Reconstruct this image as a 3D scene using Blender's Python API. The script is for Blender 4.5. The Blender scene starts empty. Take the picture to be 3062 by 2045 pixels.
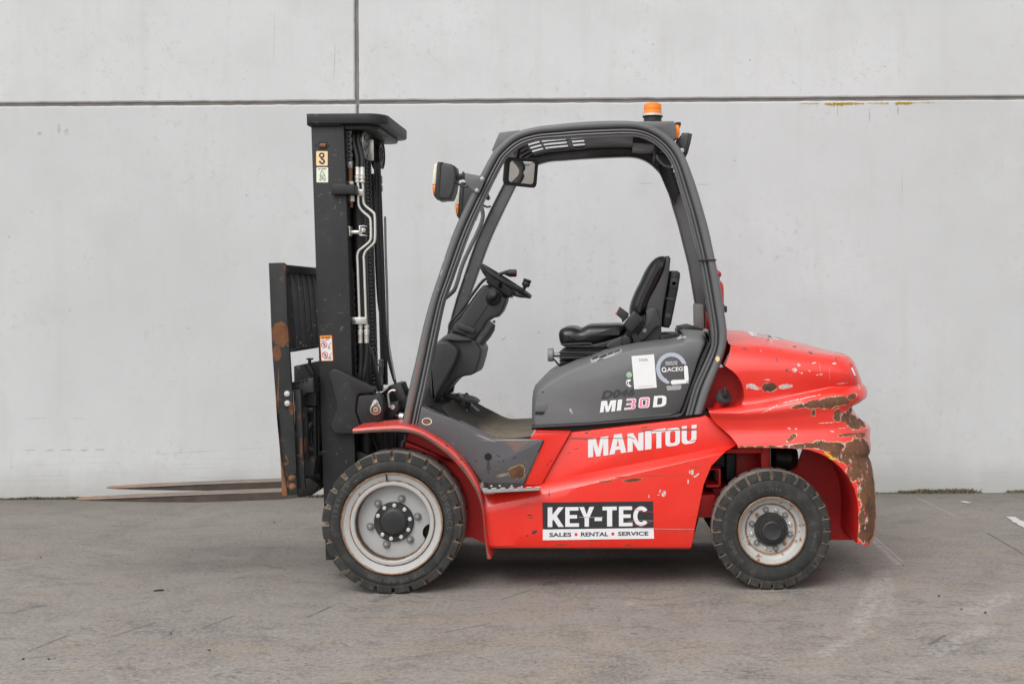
import bpy, bmesh, math, random
from mathutils import Vector, Matrix
from mathutils.geometry import tessellate_polygon

rnd = random.Random(7)
scene = bpy.context.scene
COL = scene.collection
R = math.radians

# ------------------------------------------------------------------ camera, world, sun, exposure
DIST, FPX, PU, PV, ROLL = 5.6, 3415.0, 1850.0, 890.0, 0.0069     # surveyed from the photograph (3062 x 2045)
TILT_B = -(1774.0 - PV) / FPX - ROLL * (1172.0 - PU) / FPX
EYE = -TILT_B * (DIST + 0.02)                                     # eye height that puts the tyres on z = 0
cam_d = bpy.data.cameras.new('camera')
cam = bpy.data.objects.new('camera', cam_d)
COL.objects.link(cam)
cam_d.sensor_fit = 'HORIZONTAL'
cam_d.sensor_width = 36.0
cam_d.lens = FPX / 3062.0 * 36.0
cam_d.shift_x = -(PU - 1531.0) / 3062.0
cam_d.shift_y = -(1022.5 - PV) / 3062.0
cam_d.clip_start, cam_d.clip_end = 0.1, 800.0
cx_, cu_ = Vector((1, 0, -ROLL)).normalized(), Vector((ROLL, 0, 1)).normalized()
cam.matrix_world = Matrix(((cx_.x, cu_.x, 0, 0), (0, 0, -1, -DIST), (cx_.z, cu_.z, 0, EYE), (0, 0, 0, 1)))
scene.camera = cam

SUN_EL, SUN_AZ = R(52), R(205)        # behind and a little to the left of the camera, veiled by cloud
world = bpy.data.worlds.new('World')
scene.world = world
world.use_nodes = True
wn = world.node_tree
wn.nodes.clear()
sky = wn.nodes.new('ShaderNodeTexSky')
sky.sky_type = 'NISHITA'
sky.sun_disc = False
sky.sun_elevation = SUN_EL
sky.sun_rotation = SUN_AZ
sky.air_density, sky.dust_density, sky.ozone_density = 1.0, 3.0, 1.0
hs = wn.nodes.new('ShaderNodeHueSaturation')
hs.inputs['Saturation'].default_value = 0.10
bgn = wn.nodes.new('ShaderNodeBackground')
bgn.inputs['Strength'].default_value = 0.15
wo = wn.nodes.new('ShaderNodeOutputWorld')
wn.links.new(sky.outputs[0], hs.inputs['Color'])
wn.links.new(hs.outputs[0], bgn.inputs['Color'])
wn.links.new(bgn.outputs[0], wo.inputs['Surface'])
sun_d = bpy.data.lights.new('sun', 'SUN')
sun_d.energy = 0.65
sun_d.angle = R(40)
sun_d.color = (1.0, 0.985, 0.965)
sun = bpy.data.objects.new('sun', sun_d)
COL.objects.link(sun)
sd = Vector((math.sin(SUN_AZ) * math.cos(SUN_EL), math.cos(SUN_AZ) * math.cos(SUN_EL), math.sin(SUN_EL)))
sun.rotation_euler = sd.to_track_quat('Z', 'Y').to_euler()
scene.view_settings.view_transform = 'Standard'
scene.view_settings.look = 'None'
scene.view_settings.gamma = 1.0
scene.view_settings.exposure = 0.48

# ------------------------------------------------------------------ survey frames: photo detail -> metres at a known depth
ZO = {'S': (0, 0, 1.0), 'A': (780, 280, 3.136), 'B': (780, 760, 3.136), 'C': (780, 1180, 3.136), 'D': (920, 1280, 3.015),
      'E': (1240, 340, 3.136), 'F': (1740, 280, 3.136), 'G': (1180, 740, 2.613), 'H': (1580, 740, 2.613), 'I': (2060, 920, 3.137),
      'J': (2060, 1300, 3.137), 'K': (1380, 1220, 3.136), 'L': (180, 1380, 3.010), 'M': (1000, 340, 5.225), 'N': (1060, 1100, 5.227),
      'O': (1480, 340, 3.913), 'P': (1860, 1040, 7.84), 'Q': (2160, 960, 4.696), 'R': (1740, 1140, 6.906), 'T': (1220, 1140, 4.611),
      'U': (2060, 780, 5.6)}
def pt(z, x, y, dep):
    ox, oy, s = ZO[z]
    a, b = (ox + x / s - PU) / FPX, -(oy + y / s - PV) / FPX
    k = DIST + dep
    return Vector(((a + ROLL * b) * k, dep, EYE + (b - ROLL * a) * k))
def pts(z, lst, dep): return [pt(z, x, y, dep) for x, y in lst]
def unit(z, dep): return (DIST + dep) / FPX / ZO[z][2]            # metres per detail pixel
ROOT = Vector((-0.42, 0.6, 0.0))

# ------------------------------------------------------------------ geometry: every builder returns (verts, faces)
def join(*gs):
    V, F = [], []
    for g in gs:
        o = len(V)
        V += g[0]
        F += [tuple(i + o for i in f) for f in g[1]]
    return V, F
def catmull(P, sub=4, closed=False):
    n, out = len(P), []
    rng = range(n) if closed else range(n - 1)
    for i in rng:
        p1, p2 = P[i], P[(i + 1) % n]
        p0 = P[(i - 1) % n] if closed or i > 0 else p1 * 2 - p2
        p3 = P[(i + 2) % n] if closed or i + 2 < n else p2 * 2 - p1
        for k in range(sub):
            t = k / sub
            out.append(0.5 * ((2 * p1) + (p2 - p0) * t + (2 * p0 - 5 * p1 + 4 * p2 - p3) * t * t + (3 * p1 - p0 - 3 * p2 + p3) * t ** 3))
    if not closed: out.append(P[-1].copy())
    return out
def area(P): return sum(P[i].x * P[(i + 1) % len(P)].z - P[(i + 1) % len(P)].x * P[i].z for i in range(len(P))) / 2
def inset(P, d):
    s = 1 if area(P) > 0 else -1
    out = []
    for i in range(len(P)):
        a, b, c = P[i - 1], P[i], P[(i + 1) % len(P)]
        e1, e2 = Vector((b.x - a.x, b.z - a.z)), Vector((c.x - b.x, c.z - b.z))
        if e1.length < 1e-7 or e2.length < 1e-7:
            out.append(b.copy()); continue
        e1.normalize(); e2.normalize()
        n1, n2 = Vector((-e1.y, e1.x)), Vector((-e2.y, e2.x))
        m = n1 + n2
        if m.length < 0.3: m = n1
        else: m = m / max(m.dot(n1), 0.45)
        out.append(Vector((b.x + m.x * d * s, b.y, b.z + m.y * d * s)))
    return out
def rings(RS, cap0=True, cap1=True):
    n = len(RS[0])
    V = [p for r in RS for p in r]
    F = []
    for k in range(len(RS) - 1):
        for i in range(n):
            j = (i + 1) % n
            F.append((k * n + i, k * n + j, (k + 1) * n + j, (k + 1) * n + i))
    if cap0: F.append(tuple(range(n))[::-1])
    if cap1: F.append(tuple((len(RS) - 1) * n + i for i in range(n)))
    if area(RS[0]) < 0: F = [f[::-1] for f in F]
    return V, F
def atY(P, y): return [Vector((p.x, y, p.z)) for p in P]
def prism(P, y0, y1, b=0.0, n=2, back=True):
    """outline P (x, z) pushed from depth y0 to y1, its near and far edges rounded by b"""
    if b <= 0: return rings([atY(P, y0), atY(P, y1)])
    RS = []
    for k in range(n + 1):
        a = math.pi / 2 * k / n
        RS.append(atY(inset(P, b * (1 - math.sin(a))), y0 + b * (1 - math.cos(a))))
    if back:
        for k in range(n, -1, -1):
            a = math.pi / 2 * k / n
            RS.append(atY(inset(P, b * (1 - math.sin(a))), y1 - b * (1 - math.cos(a))))
    else: RS.append(atY(P, y1))
    return rings(RS)
def rr(x0, z0, x1, z1, r=0.004, n=3):
    """rounded rectangle outline"""
    P = []
    for cx, cz, a0 in ((x1 - r, z1 - r, 0), (x0 + r, z1 - r, 90), (x0 + r, z0 + r, 180), (x1 - r, z0 + r, 270)):
        for k in range(n + 1):
            a = R(a0 + 90 * k / n)
            P.append(Vector((cx + r * math.cos(a), 0, cz + r * math.sin(a))))
    return P
def rbox(z, x0, y0, x1, y1, d0, d1, r=0.004, b=0.003):
    p, q = pt(z, x0, y0, d0), pt(z, x1, y1, d0)
    return prism(rr(min(p.x, q.x), min(p.z, q.z), max(p.x, q.x), max(p.z, q.z), min(r, abs(p.x - q.x) * .45, abs(p.z - q.z) * .45)), d0, d1, b)
def frame(ax):
    ax = ax.normalized()
    h = Vector((0, 0, 1)) if abs(ax.z) < 0.9 else Vector((1, 0, 0))
    u = h.cross(ax).normalized()
    return u, ax.cross(u), ax
def tube(P, r, n=10, sub=0, closed=False):
    if sub: P = catmull(P, sub, closed)
    rs = r if isinstance(r, list) else [r] * len(P)
    m, RS = len(P), []
    t = (P[1] - P[0]).normalized()
    u, v, _ = frame(t)
    for i, p in enumerate(P):
        a = P[i - 1] if i or closed else P[i]
        c = P[(i + 1) % m] if i + 1 < m or closed else P[i]
        t2 = (c - a).normalized()
        q = t.rotation_difference(t2)
        u = q @ u
        t = t2
        v = t.cross(u)
        RS.append([p + (u * math.cos(2 * math.pi * k / n) + v * math.sin(2 * math.pi * k / n)) * rs[min(i, len(rs) - 1)] for k in range(n)])
    V = [p for ring in RS for p in ring]
    F = []
    for k in range(m if closed else m - 1):
        k2 = (k + 1) % m
        for i in range(n):
            j = (i + 1) % n
            F.append((k * n + i, k * n + j, k2 * n + j, k2 * n + i))
    if not closed:
        F.append(tuple(range(n))[::-1]); F.append(tuple((m - 1) * n + i for i in range(n)))
    return V, F
def lathe(o, ax, prof, n=48, cap0=True, cap1=True, ph=0.0):
    """revolve (radius, height) about axis ax through o"""
    u, v, w = frame(ax)
    V = [o + w * h + (u * math.cos(2 * math.pi * k / n + ph) + v * math.sin(2 * math.pi * k / n + ph)) * max(r, 1e-4) for r, h in prof for k in range(n)]
    F = []
    for q in range(len(prof) - 1):
        for k in range(n):
            j = (k + 1) % n
            F.append((q * n + k, q * n + j, (q + 1) * n + j, (q + 1) * n + k))
    if cap0: F.append(tuple(range(n))[::-1])
    if cap1: F.append(tuple((len(prof) - 1) * n + k for k in range(n)))
    return V, F
NY = Vector((0, -1, 0))
def cyl(a, b, r, n=16, b2=0.0):
    d = b - a
    L = d.length
    if b2 <= 0: return lathe(a, d, [(r, 0), (r, L)], n)
    return lathe(a, d, [(r - b2, 0), (r, b2), (r, L - b2), (r - b2, L)], n)
def hexnut(o, ax, r, h, cap=0.0): 
    g = lathe(o, ax, [(r, 0), (r, h * .8), (r * .85, h)], 6)
    w = lathe(o, ax, [(r * 1.25, -h * .15), (r * 1.25, h * .15)], 14)
    if cap: return join(g, w, lathe(o, ax, [(r * .55, h * .9), (r * .55, h + cap * .8), (r * .4, h + cap)], 10))
    return join(g, w)
def grid(rows, flip=False):
    n = len(rows[0])
    V = [p for r in rows for p in r]
    F = [(k * n + i, k * n + i + 1, (k + 1) * n + i + 1, (k + 1) * n + i) for k in range(len(rows) - 1) for i in range(n - 1)]
    return V, ([f[::-1] for f in F] if flip else F)
def mirror(g, c=0.6): return [Vector((p.x, 2 * c - p.y, p.z)) for p in g[0]], [f[::-1] for f in g[1]]
def lerp(a, b, t): return a + (b - a) * t
def polyl(lst, x):
    if x <= lst[0][0]: return lst[0][1]
    for (a, b), (c, d) in zip(lst, lst[1:]):
        if x <= c: return b + (d - b) * (x - a) / (c - a)
    return lst[-1][1]

# ------------------------------------------------------------------ objects
WORLDPOS = {}
def empty(name, loc):
    o = bpy.data.objects.new(name, None)
    o.empty_display_size = 0.2
    o.location = loc
    COL.objects.link(o)
    WORLDPOS[o.name] = Vector(loc)
    return o
def tag(o, label=None, cat=None, group=None, kind=None):
    if label: o['label'] = label
    if cat: o['category'] = cat
    if group: o['group'] = group
    if kind: o['kind'] = kind
    return o
def mk(name, geo, mat, parent=None, origin=None, ang=32, label=None, mats=None, fmat=None):
    """link geometry (world metres) as one mesh object under parent"""
    base = WORLDPOS[parent.name] if parent else Vector((0, 0, 0))
    org = Vector(origin) if origin is not None else base
    me = bpy.data.meshes.new(name)
    me.from_pydata([tuple(p - org) for p in geo[0]], [], geo[1])
    for m_ in (mats or [mat]): me.materials.append(m_)
    if fmat: me.polygons.foreach_set('material_index', fmat)
    me.update()
    if ang:
        me.shade_smooth()
        me.set_sharp_from_angle(angle=R(ang))
    o = bpy.data.objects.new(name, me)
    COL.objects.link(o)
    if parent: o.parent = parent
    o.location = org - base
    WORLDPOS[o.name] = org
    if label: o['label'] = label
    return o
def copy_tree(o, parent=None):
    c = o.copy()
    COL.objects.link(c)
    if parent: c.parent = parent
    for ch in o.children: copy_tree(ch, c)
    return c
_tc = {}
def text2d(s, bold=0.0, shear=0.0, depth=0.0):
    """outline of a word as flat faces, scaled to the unit box"""
    key = (s, bold, shear, depth)
    if key not in _tc:
        c = bpy.data.curves.new('lettering', 'FONT')
        c.body = s
        c.offset, c.shear, c.extrude, c.resolution_u = bold, shear, depth, 3
        o = bpy.data.objects.new('lettering', c)
        me = bpy.data.meshes.new_from_object(o)
        V = [v.co.copy() for v in me.vertices]
        F = [tuple(p.vertices) for p in me.polygons]
        bpy.data.objects.remove(o); bpy.data.curves.remove(c); bpy.data.meshes.remove(me)
        x0, x1 = min(v.x for v in V), max(v.x for v in V)
        y0, y1 = min(v.y for v in V), max(v.y for v in V)
        _tc[key] = ([Vector(((v.x - x0) / (x1 - x0), (v.y - y0) / (y1 - y0), v.z)) for v in V], F, (x1 - x0) / (y1 - y0))
    return _tc[key]
def onquad(g2, z, q, dep):
    """unit-box artwork laid on the quad bl, br, tr, tl"""
    bl, br, tr, tl = [pt(z, x, y, dep) for x, y in q]
    V = [lerp(lerp(bl, br, p[0]), lerp(tl, tr, p[0]), p[1]) for p in g2[0]]
    return V, [tuple(f) for f in g2[1]]
def poly2d(outer, *holes):
    loops = [[Vector((x, y, 0)) for x, y in l] for l in (outer,) + holes]
    tri = tessellate_polygon(loops)
    V = [p for l in loops for p in l]
    F = []
    for t in tri:
        a, b, c = (V[i] for i in t)
        if (b - a).cross(c - a).z < 0: t = t[::-1]
        F.append(tuple(t))
    return [(p.x, p.y) for p in V], F
def arc(cx, cy, rx, ry, a0, a1, n=8): return [(cx + rx * math.cos(R(a0 + (a1 - a0) * k / n)), cy + ry * math.sin(R(a0 + (a1 - a0) * k / n))) for k in range(n + 1)]
GL = {
 'M': ([(0, 0), (0, 1), (.38, 1), (.5, .42), (.62, 1), (1, 1), (1, 0), (.75, 0), (.75, .66), (.6, 0), (.4, 0), (.25, .66), (.25, 0)],),
 'A': ([(0, 0), (.28, 1), (.72, 1), (1, 0), (.69, 0), (.64, .2), (.36, .2), (.31, 0)], [(.42, .38), (.5, .74), (.58, .38)]),
 'N': ([(0, 0), (0, 1), (.34, 1), (.68, .46), (.68, 1), (1, 1), (1, 0), (.68, 0), (.32, .56), (.32, 0)],),
 'I': ([(0, 0), (0, 1), (1, 1), (1, 0)],),
 'T': ([(0, .82), (0, 1), (1, 1), (1, .82), (.68, .82), (.68, 0), (.32, 0), (.32, .82)],),
 'O': (arc(.7, .8, .3, .2, 0, 90, 4) + arc(.3, .8, .3, .2, 90, 180, 4) + arc(.3, .2, .3, .2, 180, 270, 4) + arc(.7, .2, .3, .2, 270, 360, 4),
       arc(.55, .75, .13, .08, 0, 90, 3) + arc(.45, .75, .13, .08, 90, 180, 3) + arc(.45, .25, .13, .08, 180, 270, 3) + arc(.55, .25, .13, .08, 270, 360, 3)),
 'U': ([(0, 1), (.34, 1)] + [(.34, .27)] + arc(.5, .27, .16, .09, 180, 360, 4) + [(.66, 1), (1, 1)] + arc(.68, .22, .32, .22, 0, -90, 4) + arc(.32, .22, .32, .22, 270, 180, 4),),
 'K': ([(0, 0), (0, 1), (.29, 1), (.29, .62), (.66, 1), (1, 1), (.56, .55), (1, 0), (.66, 0), (.36, .38), (.29, .3), (.29, 0)],),
 'E': ([(0, 0), (0, 1), (.96, 1), (.96, .82), (.32, .82), (.32, .6), (.86, .6), (.86, .42), (.32, .42), (.32, .18), (1, .18), (1, 0)],),
 'Y': ([(0, 1), (.32, 1), (.5, .62), (.68, 1), (1, 1), (.65, .4), (.65, 0), (.36, 0), (.36, .4)],),
 '-': ([(0, 0), (0, 1), (1, 1), (1, 0)],),
 'C': (arc(.52, .5, .5, .5, 38, 322, 22) + arc(.52, .5, .24, .3, 318, 42, 16),),
 'D': ([(0, 0), (0, 1), (.62, 1)] + arc(.62, .72, .38, .28, 80, 0, 4) + arc(.62, .28, .38, .28, 0, -80, 4) + [(.62, 0)],
       [(.3, .2), (.56, .2)] + arc(.56, .34, .12, .12, -60, 0, 2) + arc(.56, .66, .12, .14, 0, 60, 2) + [(.56, .8), (.3, .8)]),
 '3': ([(0, 0), (.02, .2), (.55, .2), (.62, .27), (.62, .37), (.56, .41), (.14, .41), (.15, .59), (.56, .59), (.62, .64), (.62, .74), (.55, .8), (.1, .8), (.12, 1), (.84, 1), (1, .87), (1, .62), (.89, .5), (1, .38), (1, .13), (.84, 0)],),
 '3i': ([(.08, .06), (.08, .12), (.6, .12), (.71, .24), (.71, .41), (.62, .48), (.24, .48), (.24, .53), (.62, .53), (.71, .6), (.71, .77), (.62, .87), (.2, .87), (.2, .93), (.81, .93), (.92, .84), (.92, .64), (.8, .5), (.92, .36), (.92, .15), (.81, .06)],),
 '0': (arc(.78, .8, .22, .2, 0, 90, 3) + arc(.22, .8, .22, .2, 90, 180, 3) + arc(.22, .2, .22, .2, 180, 270, 3) + arc(.78, .2, .22, .2, 270, 360, 3), [(.38, .27), (.62, .27), (.62, .73), (.38, .73)]),
 '0i': (arc(.74, .76, .16, .15, 0, 90, 3) + arc(.26, .76, .16, .15, 90, 180, 3) + arc(.26, .24, .16, .15, 180, 270, 3) + arc(.74, .24, .16, .15, 270, 360, 3), [(.29, .2), (.71, .2), (.71, .8), (.29, .8)]),
}
def letter(ch): return poly2d(*GL[ch])
def stroke(P, w):
    """polyline of width w as flat faces (2d)"""
    V, F = [], []
    for i, p in enumerate(P):
        a, c = P[max(i - 1, 0)], P[min(i + 1, len(P) - 1)]
        d = Vector((c[0] - a[0], c[1] - a[1])).normalized() if a != c else Vector((1, 0))
        V += [(p[0] - d.y * w / 2, p[1] + d.x * w / 2), (p[0] + d.y * w / 2, p[1] - d.x * w / 2)]
    for i in range(len(P) - 1): F.append((2 * i, 2 * i + 1, 2 * i + 3, 2 * i + 2))
    return V, F
def flat(g2, z, dep):
    """2d artwork given in detail pixels"""
    V = [pt(z, x, y, dep) for x, y in g2[0]]
    F = []
    for f in g2[1]:
        n = (V[f[1]] - V[f[0]]).cross(V[f[2]] - V[f[0]])
        F.append(f if n.y < 0 else f[::-1])
    return V, F
from mathutils.bvhtree import BVHTree
def drape(z, q, target, nx=8, ny=3, off=.0012, swell=0.0):
    """a label lying on a curved body: the quad bl, br, tr, tl is laid onto the target's surface"""
    me = target.data
    o = WORLDPOS[target.name]
    bv = BVHTree.FromPolygons([v.co + o for v in me.vertices], [tuple(p.vertices) for p in me.polygons])
    eye = Vector((0, -DIST, EYE))
    rows = []
    for j in range(ny + 1):
        row = []
        for i in range(nx + 1):
            a, b = i / nx, j / ny
            x = lerp(lerp(q[0][0], q[1][0], a), lerp(q[3][0], q[2][0], a), b)
            y = lerp(lerp(q[0][1], q[1][1], a), lerp(q[3][1], q[2][1], a), b)
            d = (pt(z, x, y, .2) - eye).normalized()
            hit = bv.ray_cast(eye, d)
            row.append(hit[0] - d * off if hit[0] else (row[-1].copy() if row else pt(z, x, y, .3)))
        rows.append(row)
    return grid(rows)
def sheet(z, P, dep, t=0.0012): return prism(pts(z, P, dep), dep, dep + t)
def ground(u, v):
    """point of the yard seen at photo position (u, v)"""
    a, b = (u - PU) / FPX, -(v - PV) / FPX
    kk = -EYE / (b - ROLL * a)
    return Vector(((a + ROLL * b) * kk, kk - DIST, 0))
# ------------------------------------------------------------------ materials (all node based)
def lin(*c): return tuple(((v / 255 + 0.055) / 1.055) ** 2.4 if v > 10 else v / 255 / 12.92 for v in c) + (1.0,)
REF = []                                       # the forklift's root: its own space carries the wear
class NT:
    def __init__(s, name):
        s.m = bpy.data.materials.new(name)
        s.m.use_nodes = True
        s.t = s.m.node_tree
        s.t.nodes.clear()
        s.out = s.t.nodes.new('ShaderNodeOutputMaterial')
        s.b = s.t.nodes.new('ShaderNodeBsdfPrincipled')
        s.t.links.new(s.b.outputs[0], s.out.inputs['Surface'])
        s._p = None
    def put(s, sock, v):
        if hasattr(v, 'is_output'): s.t.links.new(v, sock)
        elif v is not None: sock.default_value = v
    def n(s, typ, ins=None, **kw):
        nd = s.t.nodes.new('ShaderNode' + typ)
        for k, v in kw.items(): setattr(nd, k, v)
        for k, v in (ins or {}).items(): s.put(nd.inputs[k], v)
        return nd
    def set(s, **kw):
        for k, v in kw.items(): s.put(s.b.inputs[k.replace('_', ' ')], v)
    def pos(s, space='root'):
        if space == 'world': return s.n('NewGeometry').outputs['Position']
        if s._p is None:
            tc = s.n('TexCoord')
            if REF and space == 'root':
                tc.object = REF[0]
            s._p = tc.outputs['Object']
        return s._p
    def noise(s, vec, scale, detail=4.0, rough=0.6, dist=0.0, col=False):
        nd = s.n('TexNoise', {'Vector': vec, 'Scale': scale, 'Detail': detail, 'Roughness': rough, 'Distortion': dist})
        return nd.outputs['Color' if col else 0]
    def math(s, op, a, b=None, c=None, clamp=False):
        nd = s.n('Math', operation=op, use_clamp=clamp)
        s.put(nd.inputs[0], a); s.put(nd.inputs[1], b)
        if c is not None: s.put(nd.inputs[2], c)
        return nd.outputs[0]
    def step(s, v, lo, hi):                     # 0 below lo, 1 above hi (either way round)
        nd = s.n('MapRange', {'Value': v, 'From Min': lo, 'From Max': hi}, clamp=True)
        return nd.outputs[0]
    def mix(s, f, a, b, mode='MIX'):
        nd = s.n('Mix', data_type='RGBA', blend_type=mode)
        s.put(nd.inputs[0], f); s.put(nd.inputs[6], a); s.put(nd.inputs[7], b)
        return nd.outputs[2]
    def scale(s, vec, sc, rot=(0, 0, 0), loc=(0, 0, 0)):
        return s.n('Mapping', {'Vector': vec, 'Location': loc, 'Rotation': rot, 'Scale': sc}).outputs[0]
    def bump(s, h, strength, dist=0.01):
        nd = s.n('Bump', {'Height': h, 'Strength': strength, 'Distance': dist})
        s.put(s.b.inputs['Normal'], nd.outputs[0])
    def blobs(s, vec, lst):
        """nearest of many ellipses: 1 at the rim, 0 at the centre; each (centre, half length, half height, turn) in the x-z plane"""
        acc = None
        for c, rx, rz, rot in lst:
            mp = s.n('Mapping', {'Vector': vec, 'Location': c, 'Rotation': (0, rot, 0), 'Scale': (rx, 50.0, rz)}, vector_type='TEXTURE')
            l = s.n('VectorMath', {0: mp.outputs[0]}, operation='LENGTH').outputs['Value']
            # small marks keep their size under the ragged edge
            acc = l if acc is None else s.math('MINIMUM', acc, l)
        return acc
def blob(z, x, y, rx, ry, rot=0, dep=0.04):
    u = unit(z, dep)
    return (tuple(pt(z, x, y, dep) - ROOT), rx * u, ry * u, R(rot))
RUST = (.125, .058, .032, 1)
RUST2 = (.19, .075, .025, 1)
PRIMER = (.62, .56, .47, 1)
def rustcol(k, p):
    f = k.noise(p, 55, 5, .7)
    c = k.mix(k.step(f, .42, .68), RUST, RUST2)
    return k.mix(k.step(k.noise(p, 12, 3, .6), .5, .75), c, (.045, .024, .016, 1))
def paint(name, col, rough=.45, spec=.5, var=.12, vscale=6, chips=None, scr=None, rust=None, pale=None, dark=None, extra=None,
          metal=0.0, bump=.02, bscale=180, coat=0.0, rag=.5, dust=None, halo=PRIMER, fleck=0.0):
    k = NT(name)
    p = k.pos()
    n1 = k.noise(p, vscale, 5, .62)
    c = k.mix(k.step(n1, .3, .72), tuple(v * (1 - var) for v in col[:3]) + (1,), tuple(min(v * (1 + var), .95) for v in col[:3]) + (1,))
    r = k.math('MULTIPLY_ADD', n1, .22, rough - .11)
    rag_n = k.math('MULTIPLY_ADD', k.noise(p, 15, 3, .6), .8, k.math('SUBTRACT', k.noise(p, 48, 6, .75), .90))
    if dust:
        f = k.math('MULTIPLY', k.step(k.noise(p, dust[1], 5, .65), .42, .75), dust[0])
        c = k.mix(f, c, dust[2]); r = k.math('MULTIPLY_ADD', f, .3, r)
    if scr:      # thin drag marks along and across
        v = k.scale(p, (9, 30, 130), (0, R(scr[2]), 0))
        f = k.math('MULTIPLY', k.step(k.noise(v, 1.6, 2, .5), .70, .76), k.step(k.noise(p, 5, 2, .5), .45, .6))
        v2 = k.scale(p, (140, 30, 8), (0, R(scr[2] + 12), 0))
        f2 = k.math('MULTIPLY', k.step(k.noise(v2, 1.6, 2, .5), .73, .79), k.step(k.noise(p, 4.1, 2, .5), .5, .64))
        c = k.mix(k.math('MULTIPLY', k.math('MAXIMUM', f, f2), scr[0]), c, scr[1])
    if chips:    # specks knocked out of the paint
        f = k.math('MULTIPLY', k.step(k.noise(p, chips[0], 3, .6), chips[1], chips[1] + .025), k.step(k.noise(p, 3.3, 2, .5), .44, .58))
        c = k.mix(f, c, chips[2]); r = k.math('MULTIPLY_ADD', f, .35, r)
    for lst, colr, amt in ((pale, (.56, .53, .50, 1), .6), (dark, (.05, .022, .04, 1), .7)):
        if lst:
            f = k.step(k.math('ADD', k.blobs(p, lst), k.math('MULTIPLY', rag_n, amt * 2)), 1.04, .96)
            c = k.mix(k.math('MULTIPLY', f, k.step(k.noise(p, 85, 3, .65), .40, .48)), c, colr)
    if extra:
        for lst, colr, soft in extra:
            f = k.step(k.math('ADD', k.blobs(p, lst), k.math('MULTIPLY', rag_n, .9)), 1.0 + soft, 1.0 - soft)
            c = k.mix(f, c, colr)
    if rust:
        d = k.math('ADD', k.blobs(p, rust), k.math('MULTIPLY', rag_n, rag * 2))
        if halo: c = k.mix(k.math('MULTIPLY', k.step(d, 1.12, 1.08), k.step(k.noise(p, 30, 2, .5), .42, .5)), c, halo)
        f = k.step(d, 1.05, .93)
        rc_ = rustcol(k, p)
        if fleck:      # scraped remains of paint and primer inside the rust
            fl = k.noise(k.scale(p, (1, 1, .55)), 26, 5, .78)
            rc_ = k.mix(k.math('MULTIPLY', k.step(fl, .575, .615), fleck), rc_, k.mix(k.step(k.noise(p, 31, 3, .6), .44, .56), (.62, .10, .075, 1), (.66, .50, .46, 1)))
        c = k.mix(f, c, rc_); r = k.math('MAXIMUM', r, k.math('MULTIPLY', f, .85))
        k.set(Coat_Weight=k.math('MULTIPLY', k.math('SUBTRACT', 1.0, f), coat))
    elif coat: k.set(Coat_Weight=coat)
    k.set(Base_Color=c, Roughness=r, Metallic=metal)
    k.b.inputs['Coat Roughness'].default_value = .10
    k.b.inputs['Specular IOR Level'].default_value = spec
    if bump: k.bump(k.math('ADD', k.noise(p, bscale, 3, .6), k.math('MULTIPLY', k.noise(p, 14, 3, .5), 1.5)), bump, .004)
    return k.m
def simple(name, col, rough=.5, metal=0.0, var=.08, spec=.5, bump=0, vs=30, trans=0.0):
    k = NT(name)
    p = k.pos('own')
    n1 = k.noise(p, vs, 4, .6)
    k.set(Base_Color=k.mix(n1, tuple(v * (1 - var) for v in col[:3]) + (1,), tuple(min(1, v * (1 + var)) for v in col[:3]) + (1,)),
          Roughness=k.math('MULTIPLY_ADD', n1, .16, rough - .08), Metallic=metal)
    k.b.inputs['Specular IOR Level'].default_value = spec
    if trans: k.b.inputs['Transmission Weight'].default_value = trans
    if bump: k.bump(k.noise(p, vs * 6, 3, .6), bump, .003)
    return k.m

root = empty('forklift', ROOT)
tag(root, 'red and dark grey forklift truck with scuffed paint parked sideways by the concrete wall', 'forklift')
REF.append(root)
M = {}
M['mast'] = paint('mast_black', (.024, .024, .026), .46, .28, .16, 5, chips=(38, .64, (.13, .105, .09, 1)), scr=(.7, (.12, .115, .11, 1), 8), bump=.03,
                  extra=[([blob('A', 470, 1250, 5, 400, 1, .28), blob('A', 445, 700, 4, 500, 1.5, .28), blob('B', 505, 700, 4, 700, 1, .28)], (.12, .045, .03, 1), .25)],
                  dust=(.25, 7, (.055, .054, .052, 1)))
M['black'] = paint('machine_black', (.016, .016, .017), .48, .5, .25, 9, dust=(.35, 9, (.05, .047, .043, 1)), bump=.03)
M['oily'] = paint('oily_black', (.009, .009, .009), .5, .4, .3, 14, dust=(.3, 12, (.035, .03, .025, 1)), bump=.05)
M['guard'] = paint('guard_grey', (.125, .126, .130), .42, .5, .10, 5, chips=(30, .70, (.24, .23, .22, 1)), bump=.03, dust=(.2, 4, (.15, .145, .14, 1)), rag=.55, halo=None,
                   extra=[([blob('G', 178, 950, 9, 110, 8, .1), blob('G', 138, 1170, 8, 110, 8, .1), blob('G', 222, 760, 4, 90, 8, .1), blob('G', 105, 1320, 16, 60, 8, .1)], (.20, .11, .09, 1), .3), ([blob('G', 366, 195, 6, 26, 15, .1), blob('G', 385, 100, 4, 14, 15, .1), blob('G', 340, 330, 4, 10, 15, .1)], (.27, .265, .26, 1), .3)],
                   dark=None)
M['cowl'] = paint('cowl_grey', (.125, .125, .127), .50, .45, .09, 4, scr=(.35, (.2, .2, .2, 1), 5), bump=.05, bscale=420, dust=(.3, 3.2, (.17, .165, .16, 1)), dark=[blob('H', 120, 1120, 12, 9, 0, .2)],
                  pale=[blob('H', 335, 1275, 6, 24, -25, .15), blob('H', 1195, 705, 32, 5, -18, .2)])
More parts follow.
